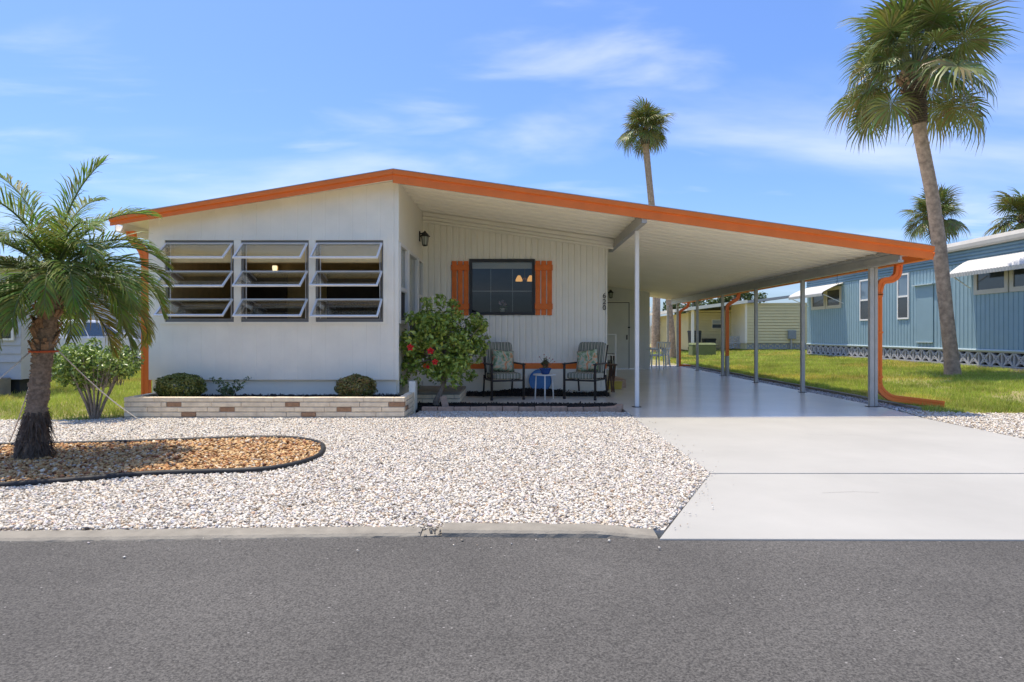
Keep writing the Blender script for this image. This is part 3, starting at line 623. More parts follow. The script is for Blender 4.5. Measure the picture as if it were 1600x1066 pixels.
# gutter and downspouts
gp = [(0, .11), (0, .005), (.02, 0), (.085, 0), (.12, .06), (.13, .11), (.118, .11), (.108, .062), (.08, .012), (.012, .012), (.012, .11)]
HB(MB().extrude(gp, (5.905, FY + .035, 2.215), (5.905, RY + .05, 2.215), 'xz'), 'gutter', ORANGE)
def spout(pts, name='downspout', w=.085, d=.07):
    m = MB(); pts = [Vector(p) for p in pts]
    # fluted rectangular pipe swept with mitred corners
    ring = [(-w / 2, -d / 2), (-w / 6, -d / 2), (-w / 8, -d / 2 + .008), (w / 8, -d / 2 + .008), (w / 6, -d / 2), (w / 2, -d / 2), (w / 2, d / 2), (-w / 2, d / 2)]
    k = len(ring); prev = None
    for i, p in enumerate(pts):
        dd = (pts[min(i + 1, len(pts) - 1)] - pts[max(i - 1, 0)]).normalized()
        rr = Vector((0, -1, 0)); rr = (rr - dd * rr.dot(dd)).normalized(); ss = dd.cross(rr)
        for a, b_ in ring: m.v.append(tuple(p + ss * a - rr * b_ * 1.0))
    for i in range(len(pts) - 1):
        for j in range(k): m.f.append((i * k + j, i * k + (j + 1) % k, (i + 1) * k + (j + 1) % k, (i + 1) * k + j))
    o = HB(m, name, ORANGE); return o
def bend(p, r=.06, n=4):     # round the corners of a path
    p = [Vector(q) for q in p]; out = [p[0]]
    for i in range(1, len(p) - 1):
        a, c = (p[i - 1] - p[i]), (p[i + 1] - p[i]); ra = min(r, a.length * .45, c.length * .45); a = p[i] + a.normalized() * ra; c = p[i] + c.normalized() * ra
        for k in range(n + 1):
            t_ = k / n; out.append(a * (1 - t_) ** 2 + p[i] * 2 * t_ * (1 - t_) + c * t_ ** 2)
    return out + [p[-1]]
sp = spout(bend([(5.99, 10.05, 2.24), (5.97, 10.05, 2.06), (5.88, 10.05, 1.985), (5.72, 10.05, 1.975), (5.665, 10.05, 1.80), (5.665, 10.05, .30), (5.80, 10.00, .145), (6.52, 9.78, .065)], .10), w=.10, d=.075)
sp['label'] = 'orange downspout turning out over the lawn edge'
for z in (1.72, .30): MB().box(5.609, 5.721, 10.006, 10.094, z, z + .05).build('joint_band', ORANGE, sp, bevel=.004)
for z in (.45, 1.15, 1.75): MB().box(5.60, 5.725, 10.006, 10.012, z, z + .03).build('strap', ORANGE, sp)
for yy, zend in ((17.25, .52), (22.3, .05)):
    s2 = spout(bend([(5.97, yy, 2.23), (5.95, yy, 2.08), (5.78, yy, 1.98), (5.66, yy, 1.90), (5.66, yy, zend)] + ([(5.72, yy, .03), (6.1, yy - .4, .02)] if zend < .1 else []), .10))
    if zend > .1: MB().tube([(5.66, yy, -.02), (5.66, yy, .54)], .06, 10).build('drain_sleeve', GALV, s2)
sl = spout(bend([(-5.80, 9.62, 2.68), (-5.79, 9.62, 2.56), (-5.63, 9.62, 2.42), (-5.575, 9.62, 2.24), (-5.575, 9.62, .22)], .10), w=.11, d=.08); sl['label'] = 'orange downspout at the corner of the front room'
HB(MB().extrude(gp, (-5.97, FY + .30, 2.655), (-5.97, 14, 2.655), 'xz'), 'gutter', WHITE_ALU)
# hook hanging from the beam
HB(MB().tube([(5.6, 11.2, zb - .18), (5.6, 11.2, zb - .30), (5.59, 11.2, zb - .34), (5.61, 11.2, zb - .36), (5.63, 11.2, zb - .34)], .004, 6), 'hook', BLACK_M)
# house number, one digit under another
for k, ch in enumerate('620'):
    cu = bpy.data.curves.new('digit', 'FONT'); cu.body = ch; cu.size = .135; cu.extrude = .006; cu.align_x = 'CENTER'
    tmp = bpy.data.objects.new('digit', cu); COL.objects.link(tmp)
    bpy.context.view_layer.update(); me = bpy.data.meshes.new_from_object(tmp.evaluated_get(bpy.context.evaluated_depsgraph_get())); bpy.data.objects.remove(tmp)
    me.materials.clear(); me.materials.append(BLACK_M)
    inst('house_number', me, home, (1.632 + 1.8, RWY - .008 - 12 - .015, 1.81 - k * .112), (R(90), 0, 0))
# utility shed wall at the back of the carport
SY = 20.45
sm = MB(); x = 1.67
while x < 4.24:
    x1 = min(x + .30, 4.24); sm.box(x, x1 - .012, SY, SY + .05, .02, ZR(x1) - .02); sm.box(x1 - .012, x1, SY + .010, SY + .05, .02, ZR(x1) - .02); x = x1
HB(sm, 'wall', material('shed_paint', (.80, .76, .66), .6, .03, 3))['label'] = 'grooved pale wall of the storage room at the carport end'
HB(MB().box(4.19, 4.238, SY + .052, 22.5, .02, ZR(4.2) - .02), 'wall', WHITE)
HB(MB().box(2.595, 3.585, SY - .012, SY - .002, .02, 2.142), 'door_gap_shade', material('gap_shade', (.05, .045, .04), .9))  # dark plate behind the door, coloured as the shade in its gap
dm = HB(MB().box(2.62, 3.56, SY - .035, SY - .013, .03, 2.12), 'door', material('shed_door_paint', (.78, .745, .64), .55, .03, 3), bevel=.004); dm['label'] = 'pale storage room door under the carport'
MB().box(3.48, 3.52, SY - .06, SY - .036, .95, 1.10).build('handle', BLACK_M, dm); MB().box(3.53, 3.60, SY - .06, SY - .036, 1.32, 1.36).build('latch', BLACK_M, dm)
HB(MB().box(1.68, 3.60, SY - .02, SY - .002, 2.145, 2.17), 'door_trim', WHITE_WARM)
HB(MB().hexa([(1.68, SY - .06, ZR(1.68) - .09), (4.26, SY - .06, ZR(4.26) - .09), (4.26, SY - .002, ZR(4.26) - .09), (1.68, SY - .002, ZR(1.68) - .09), (1.68, SY - .06, ZR(1.68) - .003), (4.26, SY - .06, ZR(4.26) - .003), (4.26, SY - .002, ZR(4.26) - .003), (1.68, SY - .002, ZR(1.68) - .003)]), 'cornice', WHITE_WARM)
# white handrail and steps at the side door
HB(MB().box(1.69, 2.30, 13.5, 14.6, .006, .17), 'side_step', PAVER, bevel=.01)
hr = MB(); hr.tube([(2.26, 14.7, .17), (2.26, 14.7, 1.12), (1.70, 14.7, 1.14)], .022, 8); hr.tube([(2.26, 14.7, .65), (1.70, 14.7, .66)], .015, 8)
HB(hr, 'handrail', WHITE_ALU)

# ------------------------------------------------------------------ brick work
def brick_mesh(l, d, h, mat, name='brick'):
    m = MB().box(-l / 2, l / 2, -d / 2, d / 2, -h / 2, h / 2).mesh(name, mat)
    bm = bmesh.new(); bm.from_mesh(me_ := m); bmesh.ops.bevel(bm, geom=bm.edges[:], offset=.004, segments=1, affect='EDGES'); bm.to_mesh(m); bm.free(); return m
pl = thing('brick_planter', 'low cream brick planter with scattered brown bricks under the front windows', 'planter', (-3.42, 9.0, 0))
PX0, PX1, PY0, PY1 = -5.32, -1.52, 8.65, 9.47
po = org(pl)
bmesh_cache = {}
def bmesh_for(l, mat):
    k = (round(l, 2), mat.name)
    if k not in bmesh_cache: bmesh_cache[k] = brick_mesh(k[0] - .009, .095, .058, mat)
    return bmesh_cache[k]
core = MB(); core.box(PX0 + .012, PX1 - .012, PY0 + .012, PY0 + .085, -.06, .270); core.box(PX0 + .012, PX0 + .085, PY0 + .085, PY1, -.06, .270); core.box(PX1 - .085, PX1 - .012, PY0 + .085, PY1, -.06, .270)
core.build('mortar', MORTAR, pl)
ch = .0675
browns = {1: (.58, 2.18, 3.58), 2: (1.30, 2.88), 3: (.78, 2.40)}
for c in range(5):
    z = .289 - (c + .5) * ch - (0 if c else 0)
    # front course
    x = 0.0; L = PX1 - PX0; first = [.41, .10, .32, .10, .25][c]
    marks = sorted(browns.get(c, ()))
    while x < L - .02:
        l = first if x == 0 else .405; mat = BRICK_C
        nxt = [m_ for m_ in marks if m_ >= x - .01]
        if nxt and abs(nxt[0] - x) < .02: l = .20; mat = BRICK_B
        elif nxt and x + l > nxt[0] - .05: l = nxt[0] - x
        l = min(l, L - x)
        if L - x - l < .06: l = L - x
        if l > .02: inst('brick', bmesh_for(l, mat), pl, (PX0 + x + l / 2 - po.x, PY0 + .0475 + random.uniform(-.003, .003) - po.y, z), (random.gauss(0, .004), random.gauss(0, .004), random.gauss(0, .003)))
        x += l
    # ends
    for xe in (PX0 + .0475, PX1 - .0475):
        y = PY0 + .10
        k = 0
        while y < PY1 - .05:
            l = min(.40 if (k or c % 2) else .22, PY1 - y); mat = BRICK_B if (xe > -2 and c == 2 and k == 0) else BRICK_C
            inst('brick', bmesh_for(l, mat), pl, (xe - po.x + random.uniform(-.002, .002), y + l / 2 - po.y, z), (0, random.gauss(0, .004), R(90)))
            y += l; k += 1
MB().box(PX0 + .09, PX1 - .09, PY0 + .09, WY + .05, -.05, .215).build('soil', SOIL, pl)
def mulch(name, poly, n, z, rmin, rmax, label, zf=None):
    P = scatter(poly, n); zz = np.full(n, z) if zf is None else zf(P)
    V = ICO_V[None] * np.stack([RNG.uniform(1.2, 2.8, n), RNG.uniform(.5, .9, n), RNG.uniform(.3, .6, n)], 1)[:, None, :] * RNG.uniform(rmin, rmax, (n, 1, 1))
    V = np.einsum('nij,nkj->nki', rotmats(n), V) + np.stack([P[:, 0], P[:, 1], zz + RNG.random(n) * .012], 1)[:, None, :]
    F = (ICO_F[None] + (np.arange(n) * 12)[:, None, None]).reshape(-1, 3)
    ci = np.array([(.022, .018, .015)]) * RNG.uniform(.5, 2.0, (n, 1))
    return tag(raw_mesh(name, V.reshape(-1, 3), F, material('mulch_chip', (.02, .02, .02), .85, .2, 50, attr='tint'), col=np.repeat(ci, 12, 0)), label, 'mulch', kind='stuff')
mulch('black_mulch', [(PX0 + .1, PY0 + .1), (PX1 - .1, PY0 + .1), (PX1 - .1, 9.53), (PX0 + .1, 9.53)], 2600, .222, .010, .020, 'black mulch filling the brick planter')
HB(MB().hexa([(-1.60, 9.46, -.05), (-1.50, 9.40, -.05), (-1.50, 9.62, -.05), (-1.60, 9.62, -.05), (-1.60, 9.46, .44), (-1.50, 9.44, .44), (-1.50, 9.62, .44), (-1.60, 9.62, .44)]), 'corner_block', WHITE)
# brick step below the porch door
stp = thing('porch_step', 'cream brick step with pale slab top below the side door', 'step', (-1.36, 11.0, 0))
so = org(stp)
MB().box(-1.75, -.945, 10.46, 11.63, -.05, .15).build('mortar', MORTAR, stp)
MB().box(-1.756, -.93, 10.445, 11.645, .151, .195).build('slab', CONC, stp, bevel=.008)
for c in range(2):
    x = -1.75
    while x < -.95:
        l = min(.36 - .16 * (c and x < -1.7), -.94 - x)
        if l > .05: inst('brick', bmesh_for(l, BRICK_C), stp, (x + l / 2 - so.x, 10.497 - so.y, .116 - c * .07))
        x += max(l, .05)
    y = 10.56
    while y < 11.6:
        l = min(.36, 11.64 - y)
        if l > .05: inst('brick', bmesh_for(l, BRICK_C), stp, (-.985 - so.x, y + l / 2 - so.y, .116 - c * .07), (0, 0, R(90)))
        y += max(l, .05)
# mulch bed and paver edging in front of the porch
struct(MB().prism([(-1.50, 9.46), (1.45, 9.46), (1.60, 9.75), (1.58, 10.215), (-1.69, 10.275)], -.08, .010).build('mulch_base', SOIL))
mulch('black_mulch', [(-1.46, 9.47), (1.42, 9.46), (1.57, 9.7), (1.57, 10.2), (-1.6, 10.26)], 5200, .018, .010, .021, 'black mulch strip between the pavers and the porch slab')
struct(MB().prism([(-.93, 11.73), (1.64, 11.73), (1.64, 11.99), (-.93, 11.99)], -.08, .012).build('mulch_base', SOIL))
mulch('black_mulch', [(-.92, 11.62), (1.68, 11.62), (1.66, 11.98), (-.92, 11.98)], 4200, .02, .012, .024, 'black mulch heaped against the porch wall', lambda P: .012 + .085 * np.clip((P[:, 1] - 11.62) / .2, 0, 1) * (.6 + .4 * np.sin(P[:, 0] * 3.1 + .7)))
P = np.stack([RNG.normal(1.12, .13, 60), RNG.normal(11.78, .05, 60)], 1)
tag(pebbles('white_stones', P, .075, .012, .024, WCOL, PEB), 'small heap of white stones on the mulch behind the chair', 'stones', kind='stuff')
eg = thing('paver_edging', 'row of pinkish paver bricks edging the porch mulch bed', 'edging', (0, 9.4, 0))
PV = brick_mesh(.228, .10, .11, PAVER, 'brick'); xk = -1.40; k = 0
while xk < 1.32:
    inst('brick', PV, eg, (xk + .115, .03 + random.gauss(0, .006), .012 + random.gauss(0, .004)), (random.gauss(0, .03), random.gauss(0, .012), random.gauss(0, .02))); xk += .238
for (x, y, a) in ((1.43, 9.50, 32), (1.54, 9.69, 72)): inst('brick', PV, eg, (x, y - 9.4, .014), (0, 0, R(a)))
tag(inst('paver_brick', brick_mesh(.10, .06, .21, PAVER, 'paver_brick'), None, (-1.10, 9.70, .095), (R(-14), R(-14), R(10))), 'loose pinkish paver brick leaning beside the hibiscus trunk', 'brick')

# ------------------------------------------------------------------ palms
FROND = material('palm_leaflet', (.085, .135, .035), .5, .2, 3, trans=.38, attr='tint', spec=.3)
FAN = material('fan_leaf', (.085, .12, .035), .45, .2, 2, trans=.2, attr='tint', spec=.45)
STALK = material('palm_stalk', (.17, .19, .07), .55, .2, 8)
def rot_about(v, axis, a): return Matrix.Rotation(a, 3, axis) @ v
def pinnate(az, el, L, droop, rnd, tint=(.085, .135, .035), leaflet=.30, n=46, twist=0.0):
    """one feather frond: curved rachis with two rows of drooping leaflets. returns rachis points/radii and leaflet V, F, colours"""
    V = []; F = []; C = []; pts = []; p = Vector((0, 0, 0)); m = 26; e = el
    h = Vector((math.cos(az), math.sin(az), 0)); side0 = Vector((-math.sin(az), math.cos(az), 0))
    tang = []
    for i in range(m + 1):
        pts.append(p.copy()); d = h * math.cos(e) + Vector((0, 0, math.sin(e))); tang.append(d); p = p + d * (L / m); e -= droop / m * (0.35 + 1.5 * i / m)
        h = rot_about(h, Vector((0, 0, 1)), rnd.gauss(0, .008))
    for s in (-1, 1):
        for k in range(n):
            t_ = .16 + .84 * (k + .5 + rnd.uniform(-.3, .3)) / n; i = min(m - 1, int(t_ * m)); f = t_ * m - i
            q = pts[i].lerp(pts[i + 1], f); d = tang[i].lerp(tang[i + 1], f).normalized()
            side = side0 * s; up = d.cross(side0).normalized(); up = up if up.z > 0 else -up
            sweep = R(62 - 38 * t_ + rnd.gauss(0, 6)); ll = leaflet * (math.sin(math.pi * (.16 + .80 * t_)) ** .6) * rnd.uniform(.85, 1.1)
            dr_ = (side * math.sin(sweep) + d * math.cos(sweep) + up * (.28 + rnd.gauss(0, .12))).normalized()
            wv_ = d.cross(dr_).cross(dr_).normalized() if d.cross(dr_).length > 1e-4 else up
            w = .0062 * rnd.uniform(.8, 1.15); b0 = len(V); x = q.copy(); dd = dr_.copy()
            c_ = [tint[j] * rnd.uniform(.75, 1.25) for j in range(3)]
            for j, (fr_, ww) in enumerate(((0, .45), (.33, 1.0), (.70, .8), (1.0, .08))):
                if j: x = x + dd * (ll * (fr_ - (0, .33, .70)[j - 1])); dd = (dd + Vector((0, 0, -.30 * j * .8))).normalized()
                V.append(x - wv_ * w * ww / 1.0); V.append(x + wv_ * w * ww / 1.0); C += [c_, c_]
            for j in range(3): F.append((b0 + 2 * j, b0 + 2 * j + 1, b0 + 2 * j + 3, b0 + 2 * j + 2))
    return pts, V, F, C
def frond_object(parent, base, az, el, L, droop, rnd, **kw):
    pts, V, F, C = pinnate(az, el, L, droop, rnd, **kw)
    mb = MB().tube(pts, [.013 * (1 - .85 * i / (len(pts) - 1)) + .0018 for i in range(len(pts))], 5)
    n0 = len(V); V = [tuple(v) for v in V] + mb.v; C = list(C) + [(.20, .24, .09)] * len(mb.v)
    quads = [f for f in F] + [tuple(i + n0 for i in f) for f in mb.f if len(f) == 4]
    V = np.array(V); o = raw_mesh('frond', V, np.array(quads), FROND, parent, np.array(C)); o.location = base; return o
def trunk_mesh(pts, rads, n, ring, rough, rnd):
    """ringed, lumpy trunk following pts"""
    m = MB(); P_ = [Vector(p) for p in pts]; L = [0]
    for a, b_ in zip(P_[:-1], P_[1:]): L.append(L[-1] + (b_ - a).length)
    steps = int(L[-1] / ring) * 2; out = []; rr = []
    for i in range(steps + 1):
        s = L[-1] * i / steps
        x = [np.interp(s, L, [p[k] for p in P_]) for k in range(3)]; r = np.interp(s, L, rads) * (1 + (.045 if i % 2 else -.02) * rough + rnd.gauss(0, .012 * rough)); out.append(x); rr.append(r)
    m.tube(out, rr, n)
    m.v = [(a + rnd.gauss(0, .004 * rough), b_ + rnd.gauss(0, .004 * rough), c) for a, b_, c in m.v]
    return m

rnd = random.Random(5)
dp = thing('feather_palm', 'small feather palm with shaggy trunk base growing in the orange stone bed', 'palm tree', (-4.46, 5.86, 0))
tp = [(0, 0, -.05), (.02, 0, .15), (.06, 0, .45), (.10, .0, .8), (.15, 0, 1.2), (.21, 0, 1.62)]
trunk_mesh(tp, [.135, .125, .085, .078, .085, .078], 14, .028, 1.2, rnd).build('trunk', material('ringed_palm_bark', (.25, .185, .13), .95, .4, 30, .8, 70), dp, smooth=True, local=True)
# shaggy fibre skirt at the foot
mb = MB()
for i in range(420):
    a = rnd.random() * 6.283; z = rnd.uniform(.05, .44); r = np.interp(z, [0, .2, .44], [.135, .12, .085]) + .004; l = rnd.uniform(.06, .16); x0 = .03 + z * .08
    out = rnd.uniform(.02, .07); dx, dy = math.cos(a), math.sin(a); w = rnd.uniform(.004, .012); tx, ty = -dy * w, dx * w
    A = (x0 + dx * r - tx, dy * r - ty, z); B = (x0 + dx * r + tx, dy * r + ty, z); C_ = (x0 + dx * (r + out) + rnd.gauss(0, .02), dy * (r + out) + rnd.gauss(0, .02), max(.0, z - l))
    mb.add([A, B, C_], [(0, 1, 2)])
mb.build('root_skirt', material('palm_fibre', (.10, .07, .048), .95, .4, 40), dp, local=True)
mb = MB()
for i in range(110):      # leaf bases just under the crown
    z = rnd.uniform(.95, 1.68); a = rnd.random() * 6.283; x0 = np.interp(z, [.8, 1.2, 1.62, 1.8], [.10, .15, .21, .22]); r = .074; l = rnd.uniform(.05, .12)
    mb.bar((x0 + math.cos(a) * r * .8, math.sin(a) * r * .8, z - l * .4), (x0 + math.cos(a) * (r + .045), math.sin(a) * (r + .045), z + l), .030, .010, (math.cos(a), math.sin(a), 0))
mb.build('leaf_base', BOOT, dp, local=True)
crown = Vector((.215, 0, 1.66))
G1, G2, G3 = (.21, .275, .05), (.175, .23, .042), (.36, .33, .065)
spec = [  # azimuth (deg, 0 = right of the trunk, 90 = away), elevation, length, droop, tint
    (20, 83, 1.22, 35, G1), (165, 74, 1.15, 45, G1), (95, 72, 1.15, 60, G1), (250, 70, 1.05, 80, G1), (60, 64, 1.15, 70, G1),
    (0, 46, 1.08, 85, G2), (-35, 42, 1.02, 95, G2), (35, 45, 1.08, 95, G2), (140, 48, 1.15, 90, G1), (185, 44, 1.2, 95, G2), (215, 46, 1.12, 100, G1), (285, 46, 1.05, 100, G2), (320, 52, 1.1, 85, G1), (110, 42, 1.2, 95, G2),
    (10, 24, 1.08, 95, G2), (-20, 20, 1.05, 105, G2), (-55, 22, 1.1, 105, G2), (50, 20, 1.2, 100, G2), (80, 22, 1.15, 100, G2), (150, 22, 1.2, 100, G2), (190, 20, 1.2, 105, G2), (225, 20, 1.15, 105, G2), (260, 22, 1.05, 105, G2), (300, 20, 1.05, 110, G2),
    (-5, 0, 1.0, 92, G2), (-40, 6, 1.05, 80, G2), (25, -3, 1.04, 90, G3), (65, -5, 1.1, 85, G3), (120, -4, 1.1, 85, G2), (170, -6, 1.15, 88, G2), (205, -8, 1.1, 85, G2), (240, -8, 1.0, 80, G2), (-75, 0, .98, 82, G2), (280, -12, .95, 75, G2),
    (20, -22, .9, 60, G2), (-15, 10, 1.0, 100, G1), (75, 5, 1.1, 95, G1), (45, 32, 1.1, 90, G1), (175, -28, .95, 60, G2), (215, -32, .9, 55, G2), (255, -35, .85, 50, G2), (60, -30, .9, 55, G3), (135, -30, .9, 55, G2)]
for az, el, L, dr_, tint in spec:
    frond_object(dp, crown + Vector((0, 0, .0006 * el)), R(az + rnd.gauss(0, 5)), R(el), L * rnd.uniform(.94, 1.06), R(dr_), rnd, tint=tint, leaflet=.31, n=66)
# guy ropes and their trunk band
ROPE = material('white_rope', (.62, .61, .57), .8)
STRAPM = material('orange_strap', (.62, .10, .03), .6)
bo = tag(MB().tube([(-4.46 + .125 + .108 * math.cos(a), 5.86 + .108 * math.sin(a), .985) for a in np.linspace(0, 6.283, 20)], .009, 6).build('trunk_band', STRAPM, smooth=True), 'orange strap wrapped round the small palm trunk', 'strap')
def rope(a, b_, label):
    pts = [Vector(a).lerp(Vector(b_), t_) - Vector((0, 0, .05 * math.sin(math.pi * t_))) for t_ in np.linspace(0, 1, 10)]
    tag(MB().tube(pts, .006, 6).build('guy_rope', ROPE, smooth=True), label, 'rope', 'guy ropes staying the small palm')
rope((-4.44, 5.84, .985), (-5.35, 5.35, .02), 'white guy rope running low from the small palm over the orange stones')
rope((-4.44, 5.95, .985), (-5.20, 6.55, .02), 'white guy rope staying the small palm towards the white gravel')
rope((-4.45, 5.97, .985), (-5.35, 7.3, .02), 'white guy rope staying the small palm towards the left lawn')
rope((-4.24, 5.92, .985), (-4.66, 8.0, .03), 'white guy rope crossing in front of the clipped lawn bush')

def fan_leaf(rnd, petiole=1.0, L=.85, n=34, tint=(.085, .125, .035), hang=0.0):
    V = []; F = []; C = []
    pts = []; e = .10; p = Vector((0, 0, 0))
    for i in range(9):
        pts.append(p.copy()); p = p + Vector((math.cos(e), 0, math.sin(e))) * (petiole / 8); e -= (.05 + hang * .08)
    base = pts[-1]; fwd = Vector((math.cos(e), 0, math.sin(e))); up = Vector((-math.sin(e), 0, math.cos(e))); side = Vector((0, 1, 0))
    mb = MB().tube(pts, [.020 * (1 - .5 * i / 8) for i in range(9)], 5)
    for k in range(n):
        a = R(-150 + 300 * (k + .5) / n) ; a += rnd.gauss(0, .025)
        ll = L * (.62 + .38 * math.cos(a * .55)) * rnd.uniform(.9, 1.08); c_ = [x * rnd.uniform(.75, 1.25) for x in tint]
        d = fwd * math.cos(a) + side * math.sin(a); d = (d + up * (.30 - .10 * abs(a)) * 1.0).normalized(); wv_ = (-fwd * math.sin(a) + side * math.cos(a)).normalized()
        spread = R(300 / n); b0 = len(V); x = base.copy(); dd = d.copy(); prev = 0
        fold = .35 * (1 if k % 2 else -1)
        for j, (fr_, wf_) in enumerate(((.02, .0), (.42, .48), (.72, .24), (1.0, .02))):
            x = x + dd * (ll * (fr_ - prev)); prev = fr_
            hw = ll * .42 * spread * wf_; off = (wv_ + up * fold).normalized() * hw
            V += [x - off, x + off]; C += [c_, c_]
            if j >= 1: dd = (dd + Vector((0, 0, -.34 - .42 * j * rnd.uniform(.5, 1.3)))).normalized()
        for j in range(3): F.append((b0 + 2 * j, b0 + 2 * j + 1, b0 + 2 * j + 3, b0 + 2 * j + 2))
    n0 = len(V); V = [tuple(v) for v in V] + mb.v; C += [(.20, .22, .09)] * len(mb.v); F += [tuple(i + n0 for i in f) for f in mb.f if len(f) == 4]
    me_o = raw_mesh('frond', np.array(V), np.array(F), FAN, None, np.array(C)); me = me_o.data; bpy.data.objects.remove(me_o); return me
fr_ = random.Random(21)
FANS = [fan_leaf(fr_, 1.05 * fr_.uniform(.55, 1.2), .84, 40, (.17, .205, .05)) for _ in range(5)] + [fan_leaf(fr_, 1.1 * fr_.uniform(.65, 1.15), .84, 40, (.20, .215, .055), .6) for _ in range(4)] + [fan_leaf(fr_, 1.1, .76, 34, (.22, .18, .06), 1.1) for _ in range(2)]
FANS2 = [fan_leaf(fr_, .62 * fr_.uniform(.7, 1.2), .80, 32, (.18, .20, .055)) for _ in range(5)] + [fan_leaf(fr_, .66 * fr_.uniform(.8, 1.15), .80, 32, (.21, .215, .06), .6) for _ in range(4)] + [fan_leaf(fr_, .7, .74, 28, (.27, .20, .07), 1.1) for _ in range(2)]
def sabal(label, loc, trunk, rads, scale, count, seed, boot=.7, group=None, detail=1.0):
    r_ = random.Random(seed); t_ = thing('cabbage_palm', label, 'palm tree', loc, 0, group)
    trunk_mesh(trunk, rads, 16 if detail >= 1 else 10, .06 * (1 if detail >= 1 else 3), .45, r_).build('trunk', BARK, t_, smooth=True, local=True)
    top = Vector(trunk[-1]); d = (top - Vector(trunk[-2])).normalized(); R0 = rads[-1]
    bp_ = trunk_mesh([top - d * boot, top - d * boot * .4, top + d * .15 * scale], [R0 * 1.10, R0 * 1.35, R0 * 1.75], 14, .05, 2.2, r_).build('boot_ring', BARK_D, t_, local=True)
    mb = MB()
    for i in range(46):
        a = r_.random() * 6.283; z = r_.uniform(-.10, .30) * scale; r0 = R0 * 1.3; rr = Vector((math.cos(a), math.sin(a), 0)); tg = Vector((-math.sin(a), math.cos(a), 0))
        mb.bar(top + rr * r0 * .9 + Vector((0, 0, z - .08 * scale)), top + rr * (r0 + r_.uniform(.05, .14) * scale) + tg * r_.gauss(0, .14) * scale + Vector((0, 0, z + r_.uniform(.0, .18) * scale)), .06 * scale, .02, rr)
    mb.build('leaf_base', BOOT, t_, local=True)
    for i in range(count):
        u = (i + .5) / count; el = 88 - (108 if detail >= 1 else 112) * u ** .9 + r_.gauss(0, 10); az = i * 137.5 + r_.gauss(0, 14)
        k = r_.randrange(5) if el > 15 else (5 + r_.randrange(4) if (el > -28 or r_.random() < .8) else 9 + r_.randrange(2))
        o = inst('frond', (FANS if detail >= 1 else FANS2)[k], t_, top + Vector((math.cos(R(az)) * R0 * .7, math.sin(R(az)) * R0 * .7, .22 * scale + .12 * scale * math.sin(R(el)))), (0, 0, 0), (scale * r_.uniform(.72, 1.12),) * 3)
        o.rotation_euler = (Matrix.Rotation(R(az), 3, 'Z') @ Matrix.Rotation(-R(el), 3, 'Y') @ Matrix.Rotation(r_.gauss(0, .35), 3, 'X')).to_euler()
    return t_
sabal('tall cabbage palm with leaning grey trunk on the lawn by the blue house', (10.25, 15.05, .16), [(0, 0, -.05), (-.04, 0, .4), (-.16, 0, 1.5), (-.34, 0, 3.2), (-.50, 0, 4.3), (-.76, 0, 5.6), (-.90, 0, 6.85)], [.185, .155, .145, .15, .14, .142, .15], 1.24, 70, 3, boot=.95)
sabal('slim cabbage palm rising above the carport roof', (7.9, 36.5, 0), [(0, 0, -.1), (.05, 0, 3.0), (-.02, 0, 6.5), (-.34, 0, 9.6), (-.62, 0, 12.4)], [.26, .22, .20, .18, .19], 1.30, 50, 8, boot=.5, detail=.5)
sabal('short cabbage palm behind the blue house beside the leaning trunk', (21.3, 32.0, .2), [(0, 0, -.1), (-.1, 0, 3), (-.38, 0, 6.35)], [.24, .21, .20], 1.15, 46, 12, boot=1.3, detail=.5)
sabal('bushy cabbage palm rising behind the white roof edge of the blue house', (23.9, 30.0, .2), [(0, 0, -.1), (0, 0, 3), (.05, 0, 6.0)], [.24, .21, .20], 1.25, 48, 15, boot=.6, detail=.5)

# ------------------------------------------------------------------ shrubs
def leaves(name, P, D, size, mat, pal, parent, rs, jitter=.8, asp=.55):
    """leaf faces at points P facing roughly along D"""
    n = len(P); D = D + rs.normal(0, jitter, (n, 3)); D /= np.linalg.norm(D, axis=1, keepdims=True)
    T = rs.normal(size=(n, 3)); T -= (T * D).sum(1, keepdims=True) * D; T /= np.linalg.norm(T, axis=1, keepdims=True); B = np.cross(D, T)
    s = (size * rs.uniform(.65, 1.25, n))[:, None]
    k0 = P - T * s * .5; k1 = P + B * s * asp * .5 - T * s * .05 + D * s * .08; k2 = P + T * s * .55 - D * s * .10; k3 = P - B * s * asp * .5 - T * s * .05 + D * s * .08
    V = np.stack([k0, k1, k2, k3], 1).reshape(-1, 3); q = np.arange(n)[:, None] * 4
    F = np.concatenate([q + np.array([[0, 1, 2]]), q + np.array([[0, 2, 3]])])
    pal = np.array(pal); ci = pal[rs.integers(0, len(pal), n)] * rs.uniform(.75, 1.2, (n, 1))
    return raw_mesh(name, V, F, mat, parent, np.repeat(ci, 4, 0))
LEAF = material('glossy_leaf', (.1, .16, .04), .34, .15, 12, trans=.22, attr='tint', spec=.55)
LEAF_M = material('matt_leaf', (.1, .14, .04), .55, .15, 12, trans=.2, attr='tint')
rs = np.random.default_rng(3)
def clump_points(centres, rad, per, rs, shell=.55):
    out = []; nd = []
    for c, r in zip(centres, rad):
        d = rs.normal(size=(per, 3)); d /= np.linalg.norm(d, axis=1, keepdims=True); u = shell + (1 - shell) * rs.random((per, 1))
        out.append(np.array(c) + d * u * r); nd.append(d + np.array([0, 0, .55]))
    return np.concatenate(out), np.concatenate(nd)
